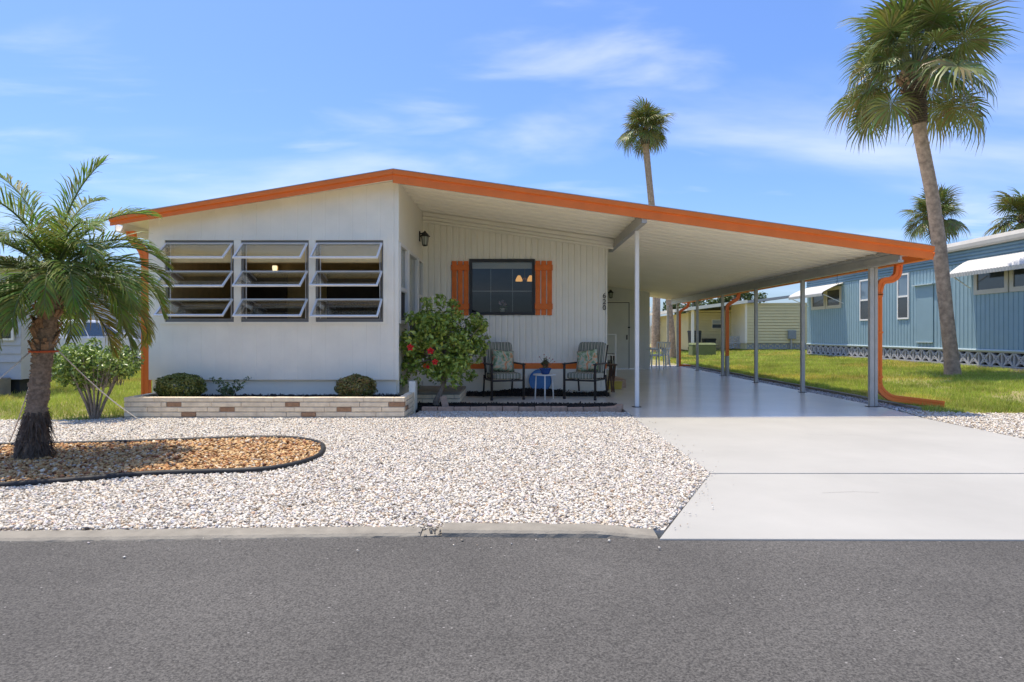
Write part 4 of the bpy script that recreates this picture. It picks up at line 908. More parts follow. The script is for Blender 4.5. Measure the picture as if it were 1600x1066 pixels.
# hibiscus by the porch
hb = thing('hibiscus_shrub', 'leafy hibiscus shrub with red flowers beside the porch chairs', 'shrub', (-1.22, 9.86, 0))
HC = np.array([.06, 0, .98])
centres = []; rad = []
for i in range(120):
    d = rs.normal(size=3); d /= np.linalg.norm(d); rr = .38 + .62 * rs.random() ** .5
    p = HC + d * np.array([.62, .50, .60]) * rr
    if p[2] < .42 and abs(p[0]) < .18: continue
    if p[2] < .65: p[0] *= 1.0 + .1
    centres.append(p); rad.append(.13 + .07 * rs.random())
for px_, pz_ in ((.60, 1.38), (.66, 1.22), (-.52, .45), (-.60, .62), (.05, 1.66), (.24, 1.60), (-.16, 1.62), (-.40, 1.38), (.52, .50), (.30, .40), (-.35, .33), (.70, 1.30)):
    centres.append(np.array([px_, rs.uniform(-.2, .1), pz_])); rad.append(.10)
P, D = clump_points(centres, rad, 54, rs)
PALH = [(.24, .33, .05), (.33, .42, .07), (.19, .27, .045), (.46, .51, .10), (.28, .38, .06)]
leaves('foliage', P, D, .078, LEAF, PALH, hb, rs)
mb = MB(); mb.tube([(-.02, 0, -.02), (-.03, .0, .10), (.03, 0, .22), (.09, .0, .38), (.085, 0, .60), (.07, 0, .9)], [.055, .05, .043, .040, .032, .018], 9)
mb.build('trunk', WOODY, hb, smooth=True, local=True)
mb = MB()
for i, c in enumerate(centres):
    if i % 2: continue
    s0 = Vector((.08, 0, rs.uniform(.38, .75))); e = Vector(c); mid = s0.lerp(e, .5) + Vector((0, 0, .06)); mb.tube([s0, mid, e], [.014, .009, .004], 5, False)
mb.build('branch', WOODY, hb, smooth=True, local=True)
REDP = material('red_petal', (.62, .015, .02), .5, .15, 40, trans=.15)
for (fx, fy, fz, s_) in ((-.34, -.50, .945, .055), (-.04, -.54, .895, .055), (.03, -.56, .735, .05), (-.08, -.52, .66, .03)):
    m = MB()
    for k in range(5):
        a = k * 1.2566 + .3; c_, n_ = math.cos(a), math.sin(a); c2, n2_ = math.cos(a + .55), math.sin(a + .55); c3, n3 = math.cos(a - .55), math.sin(a - .55)
        m.add([(fx, fy, fz), (fx + c3 * s_ * .75, fy - .030, fz + n3 * s_ * .75), (fx + c_ * s_, fy - .012, fz + n_ * s_), (fx + c2 * s_ * .75, fy - .030, fz + n2_ * s_ * .75)], [(0, 1, 2, 3)])
    m.tube([(fx, fy, fz), (fx + .01, fy - .06, fz - .01)], [.005, .003], 5); m.build('flower', REDP, hb, local=True)
# clipped round shrubs and a seedling in the planter
def topiary(label, loc, rx, ry, rz, pal, n, seed):
    r_ = np.random.default_rng(seed); t_ = thing('clipped_shrub', label, 'shrub', loc, 0, 'clipped shrubs in the planter')
    d = r_.normal(size=(n, 3)); d /= np.linalg.norm(d, axis=1, keepdims=True); d[:, 2] = np.where(d[:, 2] < -.75, -d[:, 2], d[:, 2])
    lump = 1 + .08 * np.sin(d[:, 0:1] * 7 + 1) * np.cos(d[:, 1:2] * 6) + .04 * np.sin(d[:, 2:3] * 9 + d[:, 0:1] * 4)
    P = d * np.array([rx, ry, rz]) * lump * (.74 + .30 * r_.random((n, 1)) ** .6) + np.array([0, 0, rz * .92])
    P[:, 2] = np.maximum(P[:, 2], .0)
    leaves('foliage', P, d + np.array([0, 0, .3]), .034, LEAF_M, pal, t_, r_, .7, .6)
    m = MB()
    for k in range(7):
        a = k * .9; m.tube([(.02 * math.cos(a), .02 * math.sin(a), -.06), (rx * .45 * math.cos(a), ry * .45 * math.sin(a), rz * .9)], [.012, .005], 5)
    m.build('stem', WOODY, t_, local=True)
topiary('large green clipped shrub at the downspout end of the planter', (-4.80, 9.12, .215), .335, .26, .185, [(.17, .20, .035), (.23, .25, .05), (.12, .15, .03), (.30, .29, .08)], 5200, 31)
topiary('smaller bronze green clipped shrub at the porch end of the planter', (-2.30, 9.12, .215), .275, .24, .175, [(.18, .18, .045), (.26, .20, .05), (.32, .18, .07), (.16, .17, .035), (.32, .31, .10)], 4400, 33)
sg = thing('young_plant', 'sparse young leafy plant between the two clipped planter shrubs', 'plant', (-4.12, 9.10, .215))
centres = []; m = MB()
for (ex, ez) in ((-.26, .30), (-.14, .28), (-.02, .22), (.12, .25), (.28, .30), (.06, .14), (-.10, .12), (.20, .16)):
    ey = rs.uniform(-.1, .1); q = [Vector((0, 0, 0)), Vector((ex * .5, ey * .5, ez * .6)), Vector((ex, ey, ez))]; m.tube([(0, 0, -.03)] + q, [.006, .006, .004, .002], 5)
    for t_ in np.linspace(.25, 1, 7): centres.append(q[0].lerp(q[2], t_) + Vector((0, 0, .04 * math.sin(math.pi * t_))))
m.build('stem', WOODY, sg, local=True)
P, D = clump_points([tuple(c) for c in centres], [.035] * len(centres), 4, rs); leaves('foliage', P, D, .052, LEAF_M, [(.13, .18, .07), (.17, .21, .09), (.10, .15, .05)], sg, rs)
# bush on bare stems at the lawn edge
lb = thing('lawn_bush', 'round green bush on bare forked stems at the left lawn edge', 'bush', (-5.66, 8.58, 0))
centres = []; rad = []
for i in range(75):
    d = rs.normal(size=3); d /= np.linalg.norm(d); p = np.array([-.06, .05, .74]) + d * np.array([.54, .44, .27]) * (.35 + .65 * rs.random() ** .5); centres.append(p); rad.append(.10 + .05 * rs.random())
P, D = clump_points(centres, rad, 70, rs); leaves('foliage', P, D, .058, LEAF, [(.19, .29, .05), (.27, .37, .07), (.14, .22, .045), (.35, .43, .10)], lb, rs)
m = MB()
for k in range(11):
    a = k * 2.4; ex, ey = .34 * math.cos(a), .28 * math.sin(a); m.tube([(.03 * math.cos(a), .03 * math.sin(a), -.03), (ex * .35, ey * .35, .22), (ex * .8, ey * .8, .55), (ex, ey, .85)], [.019, .015, .010, .005], 6, False)
    m.tube([(ex * .6, ey * .6, .40), (ex * .6 + .12 * math.sin(a), ey * .7, .62), (ex * .5 + .16 * math.sin(a), ey, .80)], [.011, .008, .004], 5, False)
for k in range(40):
    x, y = rs.uniform(.1, .42), rs.uniform(-.3, .2); m.tube([(x * .8, y, .45), (x + rs.normal(0, .05), y + rs.normal(0, .05), rs.uniform(.6, .9))], [.005, .002], 4, False)
m.build('stem', WOODY, lb, smooth=True, local=True)

# ------------------------------------------------------------------ porch furniture
STRIPE = bands_mat('striped_cushion', 'X', .118, [(0, (.20, .21, .15)), (.14, (.52, .48, .37)), (.22, (.11, .11, .09)), (.34, (.30, .32, .22)), (.48, (.68, .61, .46)), (.56, (.08, .08, .07)), (.66, (.30, .32, .22)), (.80, (.11, .105, .09)), (.90, (.64, .57, .43))], .85)
fm = bpy.data.materials.new('floral_cloth'); fm.use_nodes = True; t = fm.node_tree; b = t.nodes['Principled BSDF']; b.inputs['Roughness'].default_value = .85
tcn = N(t, 'ShaderNodeTexCoord'); nz = N(t, 'ShaderNodeTexNoise'); nz.inputs['Scale'].default_value = 6.5; nz.inputs['Detail'].default_value = 2.5; nz.inputs['Distortion'].default_value = 1.6
t.links.new(tcn.outputs['Object'], nz.inputs['Vector']); rp = N(t, 'ShaderNodeValToRGB'); rp.color_ramp.interpolation = 'EASE'
cols = [(.34, (.16, .25, .13)), (.42, (.34, .44, .24)), (.47, (.50, .55, .42)), (.51, (.66, .60, .40)), (.545, (.80, .42, .20)), (.60, (.74, .26, .12)), (.68, (.26, .36, .15))]
while len(rp.color_ramp.elements) < len(cols): rp.color_ramp.elements.new(.5)
for e, (p_, c_) in zip(rp.color_ramp.elements, cols): e.position = p_
for e, (p_, c_) in zip(rp.color_ramp.elements, cols): e.color = (*c_, 1)
t.links.new(nz.outputs['Fac'], rp.inputs[0]); t.links.new(rp.outputs[0], b.inputs['Base Color'])
def cushion(name, parent, mat, w, d, h, loc, rot, seg=8, pw_=5):
    """soft box: superellipsoid grid"""
    bm = bmesh.new(); bmesh.ops.create_cube(bm, size=2); bmesh.ops.subdivide_edges(bm, edges=bm.edges[:], cuts=seg, use_grid_fill=True)
    for v in bm.verts:
        c = v.co; k = (abs(c.x) ** pw_ + abs(c.y) ** pw_ + abs(c.z) ** pw_) ** (1 / pw_); mxx = max(abs(c.x), abs(c.y), abs(c.z)); f = mxx / k * 1.0
        v.co = Vector((c.x * f * w / 2, c.y * f * d / 2, c.z * f * h / 2))
    me = bpy.data.meshes.new(name); bm.to_mesh(me); bm.free(); me.materials.append(mat); me.polygons.foreach_set('use_smooth', [True] * len(me.polygons))
    M_ = Matrix.Translation(loc) @ Euler(rot).to_matrix().to_4x4(); me.transform(M_)
    return inst(name, me, parent)
def pillow_obj(label, parent_loc, rz, loc, rot, size):
    bm = bmesh.new(); bmesh.ops.create_grid(bm, x_segments=14, y_segments=14, size=1); top = bm.verts[:]
    me = bpy.data.meshes.new('throw_pillow'); V = []; F = []; n = 15
    bm.free()
    for s in (1, -1):
        for i in range(n):
            for j in range(n):
                u, v = -1 + 2 * i / (n - 1), -1 + 2 * j / (n - 1); puff = max(0, (1 - u ** 4) * (1 - v ** 4)) ** .55
                pinch = 1 - .06 * (1 - u * u) * abs(v) ** 3 ; pin2 = 1 - .06 * (1 - v * v) * abs(u) ** 3
                V.append((u * size / 2 * pin2, s * puff * .075, v * size / 2 * pinch))
    for s in (0, 1):
        for i in range(n - 1):
            for j in range(n - 1):
                k = s * n * n + i * n + j; F.append((k, k + 1, k + n + 1, k + n))
    me.from_pydata(V, [], F); me.materials.append(fm); me.polygons.foreach_set('use_smooth', [True] * len(F))
    bm = bmesh.new(); bm.from_mesh(me); bmesh.ops.remove_doubles(bm, verts=bm.verts, dist=.0006); bmesh.ops.recalc_face_normals(bm, faces=bm.faces); bm.to_mesh(me); bm.free()
    me.transform(Euler(rot).to_matrix().to_4x4())
    q = Matrix.Rotation(rz, 3, 'Z') @ Vector(loc)
    o = inst('throw_pillow', me, None, Vector(parent_loc) + q, (0, 0, rz)); return tag(o, label, 'pillow', 'floral throw pillows')
def patio_chair(label, loc, rz, group='striped patio chairs', ties=True):
    c = thing('patio_chair', label, 'chair', loc, rz, group)
    for sx in (-1, 1):
        m = MB(); x = sx * .285
        m.tube(bend([(x, -.31, 0), (x, -.31, .585), (x, -.27, .615)], .05), .023, 8); m.lathe([(.026, 0), (.028, .03), (.020, .05)], (x, -.31, 0), 10); m.build('leg', BRONZE, c, smooth=True, local=True)
        m = MB().tube(bend([(x * .93, .36, 0), (x * .93, .30, .32), (x * .93, .30, .40)], .05), .017, 8); m.build('leg', BRONZE, c, smooth=True, local=True)
        m = MB(); m.hexa([(x - .028, -.35, .598), (x + .028, -.35, .598), (x + .020, .26, .600), (x - .020, .26, .600), (x - .028, -.35, .622), (x + .028, -.35, .622), (x + .020, .26, .626), (x - .020, .26, .626)]); m.build('armrest', BRONZE, c, bevel=.01, local=True)
        m = MB().tube([(x * .93, .20, .33), (x * .93, .26, .60), (x * .93, .40, .93)], .014, 8); m.build('back_rail', BRONZE, c, smooth=True, local=True)
    m = MB(); m.box(-.27, .27, -.31, -.285, .315, .345); m.box(-.26, .26, .275, .30, .315, .345); m.box(-.275, -.25, -.285, .275, .318, .342); m.box(.25, .275, -.285, .275, .318, .342)
    m.build('seat_frame', BRONZE, c, local=True)
    cushion('seat_cushion', c, STRIPE, .52, .56, .11, (0, -.05, .405), (0, 0, 0), pw_=7)
    cushion('back_cushion', c, STRIPE, .52, .09, .58, (0, .275, .70), (R(-17), 0, 0), pw_=11)
    if ties: MB().tube([(.20, .20, .35), (.205, .22, .26), (.20, .22, .18)], .004, 5).build('cushion_tie', material('tie_cord', (.5, .48, .42), .9), c, local=True)
    return c
L1, A1 = (-.25, 11.28, .006), R(17); L2, A2 = (1.22, 11.34, .006), R(-27)
patio_chair('striped cushion patio chair next to the hibiscus shrub', L1, A1)
patio_chair('striped cushion patio chair at the house corner by the carport', L2, A2)
pillow_obj('floral pillow on the patio chair next to the hibiscus shrub', L1, A1, (.03, .125, .655), (R(-17), R(6), 0), .40)
pillow_obj('floral pillow on the patio chair by the carport corner', L2, A2, (-.02, .125, .655), (R(-17), R(-9), 0), .40)
# third chair further back, seen past the corner
patio_chair('dark framed patio chair set back against the carport side of the house', (2.12, 16.3, .006), R(75), None, False)
# little round table
tb_ = thing('side_table', 'small round white metal table between the two patio chairs', 'table', (.475, 11.12, .006))
MB().lathe([(.18, .415), (.20, .420), (.20, .436), (.19, .438), (.185, .430)], (0, 0, 0), 28).build('table_top', WHITE_ALU, tb_, local=True)
for k in range(3):
    a = R(-90 + 120 * k); MB().tube([(.185 * math.cos(a), .185 * math.sin(a), 0), (.165 * math.cos(a), .165 * math.sin(a), .416)], .012, 8).build('leg', WHITE_ALU, tb_, smooth=True, local=True)
BLUEP = material('blue_glaze', (.03, .085, .27), .2, .1, 20, spec=.6)
pt = thing('potted_plant', 'dark blue glazed pot with a flowering plant on the round table', 'plant pot', (.49, 11.12, .440))
MB().lathe([(.05, 0), (.07, .01), (.088, .06), (.105, .095), (.112, .105), (.10, .108), (.085, .09)], (0, 0, 0), 20).build('pot', BLUEP, pt, smooth=True, local=True)
P, D = clump_points([(0, 0, .15), (.03, 0, .20), (-.03, .01, .19), (0, 0, .25)], [.06, .05, .05, .04], 60, rs); leaves('foliage', P, D, .036, LEAF_M, [(.10, .14, .04), (.14, .16, .06), (.16, .09, .05)], pt, rs)
m = MB(); ends = [(-.10, 0, .30), (-.02, .02, .34), (.07, 0, .28), (.13, .02, .26), (.16, 0, .22), (.02, -.03, .30)]
for e in ends: m.tube([(0, 0, .10), (e[0] * .5, e[1], e[2] * .75), e], [.004, .003, .002], 5)
m.build('stem', WOODY, pt, local=True)
for e in ends:
    f_ = MB(); f_.v = [(e[0] + p[0] * .014, e[1] + p[1] * .014, e[2] + p[2] * .010) for p in ICO_V]; f_.f = [tuple(q) for q in ICO_F]; f_.build('flower', material('coral_petal', (.48, .15, .08), .6), pt, local=True)
# blue disc leaning on the skirting
ds = MB().lathe([(.19, 0), (.212, .012), (.212, .030), (.205, .034), (.19, .018)], (0, 0, 0), 32)
ds.v = [tuple(Matrix.Rotation(R(82), 3, 'X') @ Vector(p)) for p in ds.v]
o = ds.build('round_tray', material('sky_blue_paint', (.075, .22, .47), .5, .08, 6), smooth=False); o.location = (.43, 11.925, .27)
tag(o, 'large round blue tray leaning on the wall behind the side table', 'tray')
# yellow box and wooden stand at the corner
yb = thing('storage_box', 'yellow lidded box on the carport floor past the house corner', 'box', (2.0, 13.15, .006))
MB().hexa([(-.13, -.10, 0), (.13, -.10, 0), (.13, .10, 0), (-.13, .10, 0), (-.145, -.11, .135), (.145, -.11, .135), (.145, .11, .135), (-.145, .11, .135)]).build('body', material('yellow_plastic', (.55, .40, .07), .5, .08, 8), yb, bevel=.012, local=True)
MB().box(-.152, .152, -.118, .118, .136, .160).build('lid', MATS['yellow_plastic'], yb, bevel=.008, local=True)
MB().tube([(-.05, -.125, .10), (-.04, -.14, .12), (.04, -.14, .12), (.05, -.125, .10)], .005, 6).build('handle', MATS['yellow_plastic'], yb, local=True)
ws = thing('folding_stand', 'dark wooden folding stand standing beside the yellow box', 'stand', (1.86, 12.6, .006))
for sx in (-1, 1):
    MB().bar((sx * .02, -.18, 0), (sx * .02, .14, .52), .03, .018).build('leg', material('walnut_wood', (.10, .05, .028), .55, .2, 20), ws, local=True)
    MB().bar((sx * .05, .18, 0), (sx * .05, -.14, .52), .03, .018).build('leg', MATS['walnut_wood'], ws, local=True)
MB().box(-.09, .09, -.17, .17, .52, .54).build('top', MATS['walnut_wood'], ws, bevel=.004, local=True)
# white resin chairs at the back
def resin_chair(label, loc, rz):
    c = thing('resin_chair', label, 'chair', loc, rz, 'white resin chairs')
    Wm = material('white_resin', (.74, .74, .72), .4)
    for sx in (-1, 1):
        MB().bar((sx * .25, -.24, 0), (sx * .22, -.21, .62), .045, .03).build('leg', Wm, c, local=True); MB().bar((sx * .24, .26, 0), (sx * .21, .19, .44), .045, .03).build('leg', Wm, c, local=True)
        MB().box(sx * .25 - .03, sx * .25 + .03, -.26, .24, .62, .65).build('armrest', Wm, c, bevel=.01, local=True)
    MB().box(-.22, .22, -.22, .20, .41, .44).build('seat', Wm, c, bevel=.012, local=True)
    m = MB(); m.bar((-.2, .20, .44), (-.22, .30, .84), .04, .03); m.bar((.2, .20, .44), (.22, .30, .84), .04, .03); m.bar((-.22, .30, .83), (.22, .30, .83), .03, .05)
    for k in range(4): m.bar((-.12 + .08 * k, .21, .44), (-.13 + .086 * k, .30, .82), .035, .015)
    m.build('backrest', Wm, c, local=True)
resin_chair('white resin chair beside the storage room wall', (4.42, 20.6, .006), R(60)); resin_chair('white resin chair standing by the rear downspout', (4.85, 21.6, .006), R(-30))

# ------------------------------------------------------------------ lamps
def lantern(label, loc, face):
    l = thing('wall_lantern', label, 'lantern', loc, face)     # bracket on the local y = 0 wall, reaching to -y
    MB().box(-.035, .035, -.018, 0, -.09, .09).build('back_plate', BLACK_M, l, bevel=.005, local=True)
    MB().tube(bend([(0, -.01, .04), (0, -.08, .07), (0, -.10, .05)], .03), .010, 6).build('arm', BLACK_M, l, local=True)
    MB().lathe([(.008, .10), (.02, .085), (.04, .06), (.095, .0), (.09, -.008), (.03, -.005)], (0, -.10, 0), 8).build('cap', BLACK_M, l, local=True)
    MB().lathe([(.066, -.006), (.045, -.155)], (0, -.10, 0), 8).build('glass', material('lantern_glass', (.42, .42, .34), .2, spec=.6), l, local=True)
    m = MB()
    for k in range(8):
        a = R(45 * k); m.tube([(.068 * math.cos(a), -.10 + .068 * math.sin(a), -.005), (.047 * math.cos(a), -.10 + .047 * math.sin(a), -.155)], .004, 5)
    m.lathe([(.05, -.155), (.052, -.165), (.03, -.175)], (0, -.10, 0), 8); m.build('cage', BLACK_M, l, local=True)
lantern('black coach lantern on the side wall above the porch door', (WX1 + .002, 11.55, 2.90), R(90))
lantern('black coach lantern beside the storage room door', (2.98, SY - .003, 2.44), 0)
# chandelier in the dining room, lit
chd = thing('chandelier', 'lit brass chandelier with amber shades seen through the picture window', 'chandelier', (.16, 13.4, 2.72))
m = MB(); m.tube([(0, 0, -.0), (0, 0, -.38)], .008, 6); m.lathe([(.015, -.46), (.03, -.42), (.015, -.37)], (0, 0, 0), 10)
for k in range(4):
    a = R(45 + 90 * k); m.tube(bend([(0, 0, -.42), (.09 * math.cos(a), .09 * math.sin(a), -.47), (.17 * math.cos(a), .17 * math.sin(a), -.40)], .05), .007, 6)
m.build('frame', material('brass', (.55, .38, .14), .3, metal=.8), chd, local=True)
for k in range(4):
    a = R(45 + 90 * k); MB().lathe([(.025, -.37), (.055, -.42), (.075, -.47)], (.17 * math.cos(a), .17 * math.sin(a), 0), 12).build('shade', material('amber_glass', (.8, .45, .15), .4, emit=((1.0, .52, .16), .5)), chd, smooth=True, local=True)
wl = thing('wall_lamp', 'small lit glass lamp on the tan wall inside the front room', 'lamp', (-4.48, 11.90, 2.36))
MB().box(-.04, .04, -.02, 0, -.05, .05).build('back_plate', material('brass', (.55, .38, .14), .3, metal=.8), wl, local=True)
MB().lathe([(.035, -.06), (.045, .0), (.04, .04)], (0, -.07, 0), 12).build('shade', material('lit_glass', (.9, .85, .7), .4, emit=((1.0, .85, .55), .6)), wl, smooth=True, local=True)
# orchid on the window sill
oc = thing('orchid', 'pink orchid in a white pot behind the picture window', 'plant pot', (-.28, RWY + .14, hz0 + .03))
MB().lathe([(.04, 0), (.05, .08), (.056, .085), (.05, .088)], (0, 0, 0), 14).build('pot', WHITE, oc, smooth=True, local=True)
MB().tube([(0, 0, .06), (.02, 0, .16), (-.02, 0, .22)], .003, 5).build('stem', STALK, oc, local=True)
P, D = clump_points([(-.04, -.02, .19), (0, -.02, .21), (.04, -.01, .17)], [.03, .03, .03], 9, rs); leaves('flower', P, D, .05, material('pink_petal', (.62, .36, .42), .6, attr='tint'), [(.62, .36, .42), (.7, .5, .55)], oc, rs, .4, .9)
P, D = clump_points([(.05, 0, .10), (-.04, 0, .09)], [.05, .04], 6, rs); leaves('foliage', P, D, .09, LEAF, [(.08, .14, .04)], oc, rs)

# ------------------------------------------------------------------ blue house on the right
BX = 12.30; by0, by1 = 10.6, 27.15; bz0 = .25
bh = thing('blue_house', 'blue ribbed metal mobile home with white awnings beyond the lawn', 'house', (14.5, 19, bz0))
BW = MB(); y = by0
bwin = [(20.06, 20.67, 1.60, 3.05), (22.32, 22.93, 1.60, 3.05)]
aw1 = (24.10, 27.05); aw2 = (14.55, 17.40)
p = .16; prof = []
while y < by1 - .01:
    prof += [(y, 0), (min(y + .110, by1), 0), (min(y + .122, by1), .014), (min(y + .148, by1), .014)]; y += p
prof.append((by1, 0)); BZ0, BZ1 = .72, 3.07
for (ya, da), (yb, db) in zip(prof[:-1], prof[1:]):
    if yb - ya > 1e-5: BW.add([(BX + da, yb, BZ0), (BX + da if False else BX + db, yb, BZ0), (BX + db, yb, BZ1), (BX + da, ya, BZ1)], []) ; k = len(BW.v) - 4; BW.v[k] = (BX + da, ya, BZ0); BW.f.append((k, k + 1, k + 2, k + 3))
BW.build('siding', BLUE_S, bh)['label'] = 'blue vertical ribbed siding'
MB().box(BX + .02, 17.6, by0, by1 - .03, BZ0 - .02, 3.42).build('wall', BLUE_S, bh)
m = MB()
for k in range(4): m.extrude([(0, 0), (-.028, .012), (-.028, .05), (0, .092)], (BX + .012 - .004, by0 - .02, 3.07 + k * .092), (BX + .008, by1 + .02, 3.07 + k * .092), 'xz')
m.build('frieze', BLUE_D, bh)
m = MB(); m.extrude([(0, 0), (-.10, 0), (-.12, .05), (-.12, .14), (-.05, .25), (0, .25)], (BX + .01, by0 - .1, 3.44), (BX + .01, by1 + .1, 3.44), 'xz'); m.build('gutter', material('weathered_white', (.50, .475, .42), .6, .08, 3), bh)
m = MB().hexa([(BX - .05, by0 - .1, 3.60), (15.0, by0 - .1, 3.86), (15.0, by1 + .1, 3.86), (BX - .05, by1 + .1, 3.60), (BX - .05, by0 - .1, 3.68), (15.0, by0 - .1, 3.94), (15.0, by1 + .1, 3.94), (BX - .05, by1 + .1, 3.68)]); m.build('roof', WHITE, bh)
m = MB().hexa([(15.0, by0 - .1, 3.86), (17.7, by0 - .1, 3.60), (17.7, by1 + .1, 3.60), (15.0, by1 + .1, 3.86), (15.0, by0 - .1, 3.94), (17.7, by0 - .1, 3.68), (17.7, by1 + .1, 3.68), (15.0, by1 + .1, 3.94)]); m.build('roof', WHITE, bh)
MB().extrude([(0, 0), (-.03, 0), (-.045, .03), (-.03, .06), (0, .06)], (BX + .004, by0, .675), (BX + .004, by1, .675), 'xz').build('base_band', material('pale_blue_trim', (.46, .55, .55), .5), bh)
def side_window(y0, y1, z0, z1, mat, par, split=True, t_=.05):
    f_ = MB(); x0, x1 = BX - .035, BX + .012
    f_.box(x0, x1, y0, y0 + t_, z0, z1); f_.box(x0, x1, y1 - t_, y1, z0, z1); f_.box(x0, x1, y0 + t_, y1 - t_, z1 - t_, z1); f_.box(x0, x1, y0 + t_, y1 - t_, z0, z0 + t_)
    zm = (z0 + z1) / 2
    if split: f_.box(x0 + .004, x1, y0 + t_, y1 - t_, zm - .028, zm + .028)
    w_ = f_.build('window', mat, par); PD = material('dark_pane', (.035, .04, .045), .08, spec=.7)
    if split:
        MB().box(BX - .012, BX - .006, y0 + t_, y1 - t_, zm + .028, z1 - t_).build('pane', material('blue_pane', (.16, .22, .27), .08, spec=.8), w_); MB().box(BX - .016, BX - .010, y0 + t_, y1 - t_, z0 + t_, zm - .028).build('screen_panel', PD, w_)
    else: MB().box(BX - .012, BX - .006, y0 + t_, y1 - t_, z0 + t_, z1 - t_).build('pane', PD, w_)
    return w_
for w_ in bwin: side_window(*w_, WHITE_ALU, bh)
CREAM = material('cream_frame', (.56, .53, .44), .6)
for ya, yb in ((24.25, 25.45), (25.50, 26.70)): side_window(ya, yb, 2.12, 2.95, CREAM, bh, False, .12)
for ya, yb in ((14.70, 15.95), (16.0, 17.2)): side_window(ya, yb, 2.18, 3.0, CREAM, bh, False, .12)
# blocked door
dd_ = MB().box(BX - .02, BX - .002, 18.90, 19.68, .90, 2.60).build('door', material('blue_door', (0.25, 0.365, 0.405), .5, .03, 3), bh)
MB().box(BX - .10, BX - .002, 18.82, 19.80, 2.60, 2.635).build('drip_ledge', MATS['pale_blue_trim'], dd_); MB().box(BX - .05, BX - .002, 18.90, 19.68, .87, .898).build('threshold', MATS['pale_blue_trim'], dd_)
def awning(y0, y1, zt, proj, drop, scal, label):
    m = MB(); n = int((y1 - y0) / .10); us = np.linspace(0, 1, 9); rows = []
    prof = [(BX - .01, zt), (BX - .08, zt - .02)] + [(BX - .08 - (proj - .10) * t_, zt - .02 - drop * .62 * t_ ** 1.25) for t_ in (.25, .5, .75, 1.0)] + [(BX - proj - .035, zt - drop * .80), (BX - proj - .02, zt - drop)]
    k = len(prof)
    for i in range(2 * n + 1):
        y = y0 + (y1 - y0) * i / (2 * n); off = .014 if i % 2 else -.004
        for j, (x, z) in enumerate(prof): m.v.append((x - off * .5, y, z + off - (scal * (i % 2) if j == k - 1 else 0)))
    for i in range(2 * n):
        for j in range(k - 1): m.f.append((i * k + j, i * k + j + 1, (i + 1) * k + j + 1, (i + 1) * k + j))
    a = m.build('awning', material('awning_white', (.60, .58, .53), .5, .05, 4), bh); a['label'] = label
    so_ = a.modifiers.new('thick', 'SOLIDIFY'); so_.thickness = .008
    s_ = MB()
    for y in (y0 + .02, y1 - .02): s_.bar((BX, y, zt - drop - .28), (BX - proj + .04, y, zt - drop + .06), .022, .022)
    s_.build('strut', WHITE_ALU, a)
    return a
awning(*aw1, 3.06, .80, .50, .0, 'smooth white metal awning over the far windows'); awning(*aw2, 3.12, .55, .46, .022, 'scalloped white metal awning over the near windows')
# screen block skirting
sb = MB(); q = .40; t_ = .035
sb.box(-.05, .05, -q / 2, q / 2, 0, t_); sb.box(-.05, .05, -q / 2, q / 2, q - t_, q); sb.box(-.05, .05, -q / 2, -q / 2 + t_ * .7, t_, q - t_); sb.box(-.05, .05, q / 2 - t_ * .7, q / 2, t_, q - t_)
for s_ in (-1, 1):
    sb.bar((0, s_ * (q / 2 - .02), .02), (0, -s_ * (q / 2 - .02), q - .02), .034, .09, (1, 0, 0))
    arc = [(0, s_ * (.185 - .115 * math.sin(math.pi * k / 6)), .03 + (q - .06) * k / 6) for k in range(7)]
    for a, b_ in zip(arc[:-1], arc[1:]): sb.bar(a, b_, .026, .085, (1, 0, 0))
    arc = [(0, -.17 + .34 * k / 6, q / 2 + s_ * (.185 - .115 * math.sin(math.pi * k / 6))) for k in range(7)]
    for a, b_ in zip(arc[:-1], arc[1:]): sb.bar(a, b_, .026, .085, (1, 0, 0))
sb_me = sb.mesh('screen_block', BLOCK)
y = 11.0
while y < by1 - .1: inst('screen_block', sb_me, bh, (BX + .05 - 14.5, y + .2 - 19, .285 - bz0)); y += .404
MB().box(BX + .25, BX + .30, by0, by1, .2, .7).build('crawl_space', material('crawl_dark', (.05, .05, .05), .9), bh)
MB().box(BX - .12, BX + .2, by0, by1 + .1, .15, .278).build('footing', CONC, bh)
# ------------------------------------------------------------------ yellow house behind
yh = thing('yellow_house', 'pale yellow lap sided house standing behind the rear lawn', 'house', (14, 35, .28))
def lap(x0, x1, y, z0, ztop, board, mat, par):
    m = MB(); z = z0; t0 = ztop(x0); t1 = ztop(x1)
    while z < max(t0, t1) - .02:
        za, zb_ = min(z + board, t0), min(z + board, t1)
        g_ = z + .026
        if za > g_ and zb_ > g_: m.add([(x0, y - .05, g_), (x1, y - .05, g_), (x1, y - .03, zb_), (x0, y - .03, za)], [(0, 1, 2, 3)]); m.add([(x0, y, g_), (x1, y, g_), (x1, y - .05, g_), (x0, y - .05, g_)], [(0, 1, 2, 3)]); m.add([(x0, y, za), (x1, y, zb_), (x1, y - .03, zb_), (x0, y - .03, za)], [(0, 1, 2, 3)])
        z += board
    return m.build('siding', mat, par)
zy = lambda x: 2.74 + .125 * (x - 12.1)
lap(12.15, 16.6, 34.0, .62, zy, .155, YELLOW, yh); lap(9.7, 12.15, 36.2, .30, lambda x: zy(x) - .02, .155, YELLOW, yh)
MB().box(12.15, 16.6, 34.03, 46, .3, 2.7).build('wall', YELLOW, yh); MB().box(9.7, 12.14, 36.22, 46, .2, 2.3).build('wall', YELLOW, yh)
MB().box(12.10, 12.2, 33.95, 36.2, .62, zy(12.1) - .01).build('corner_board', WHITE_WARM, yh)
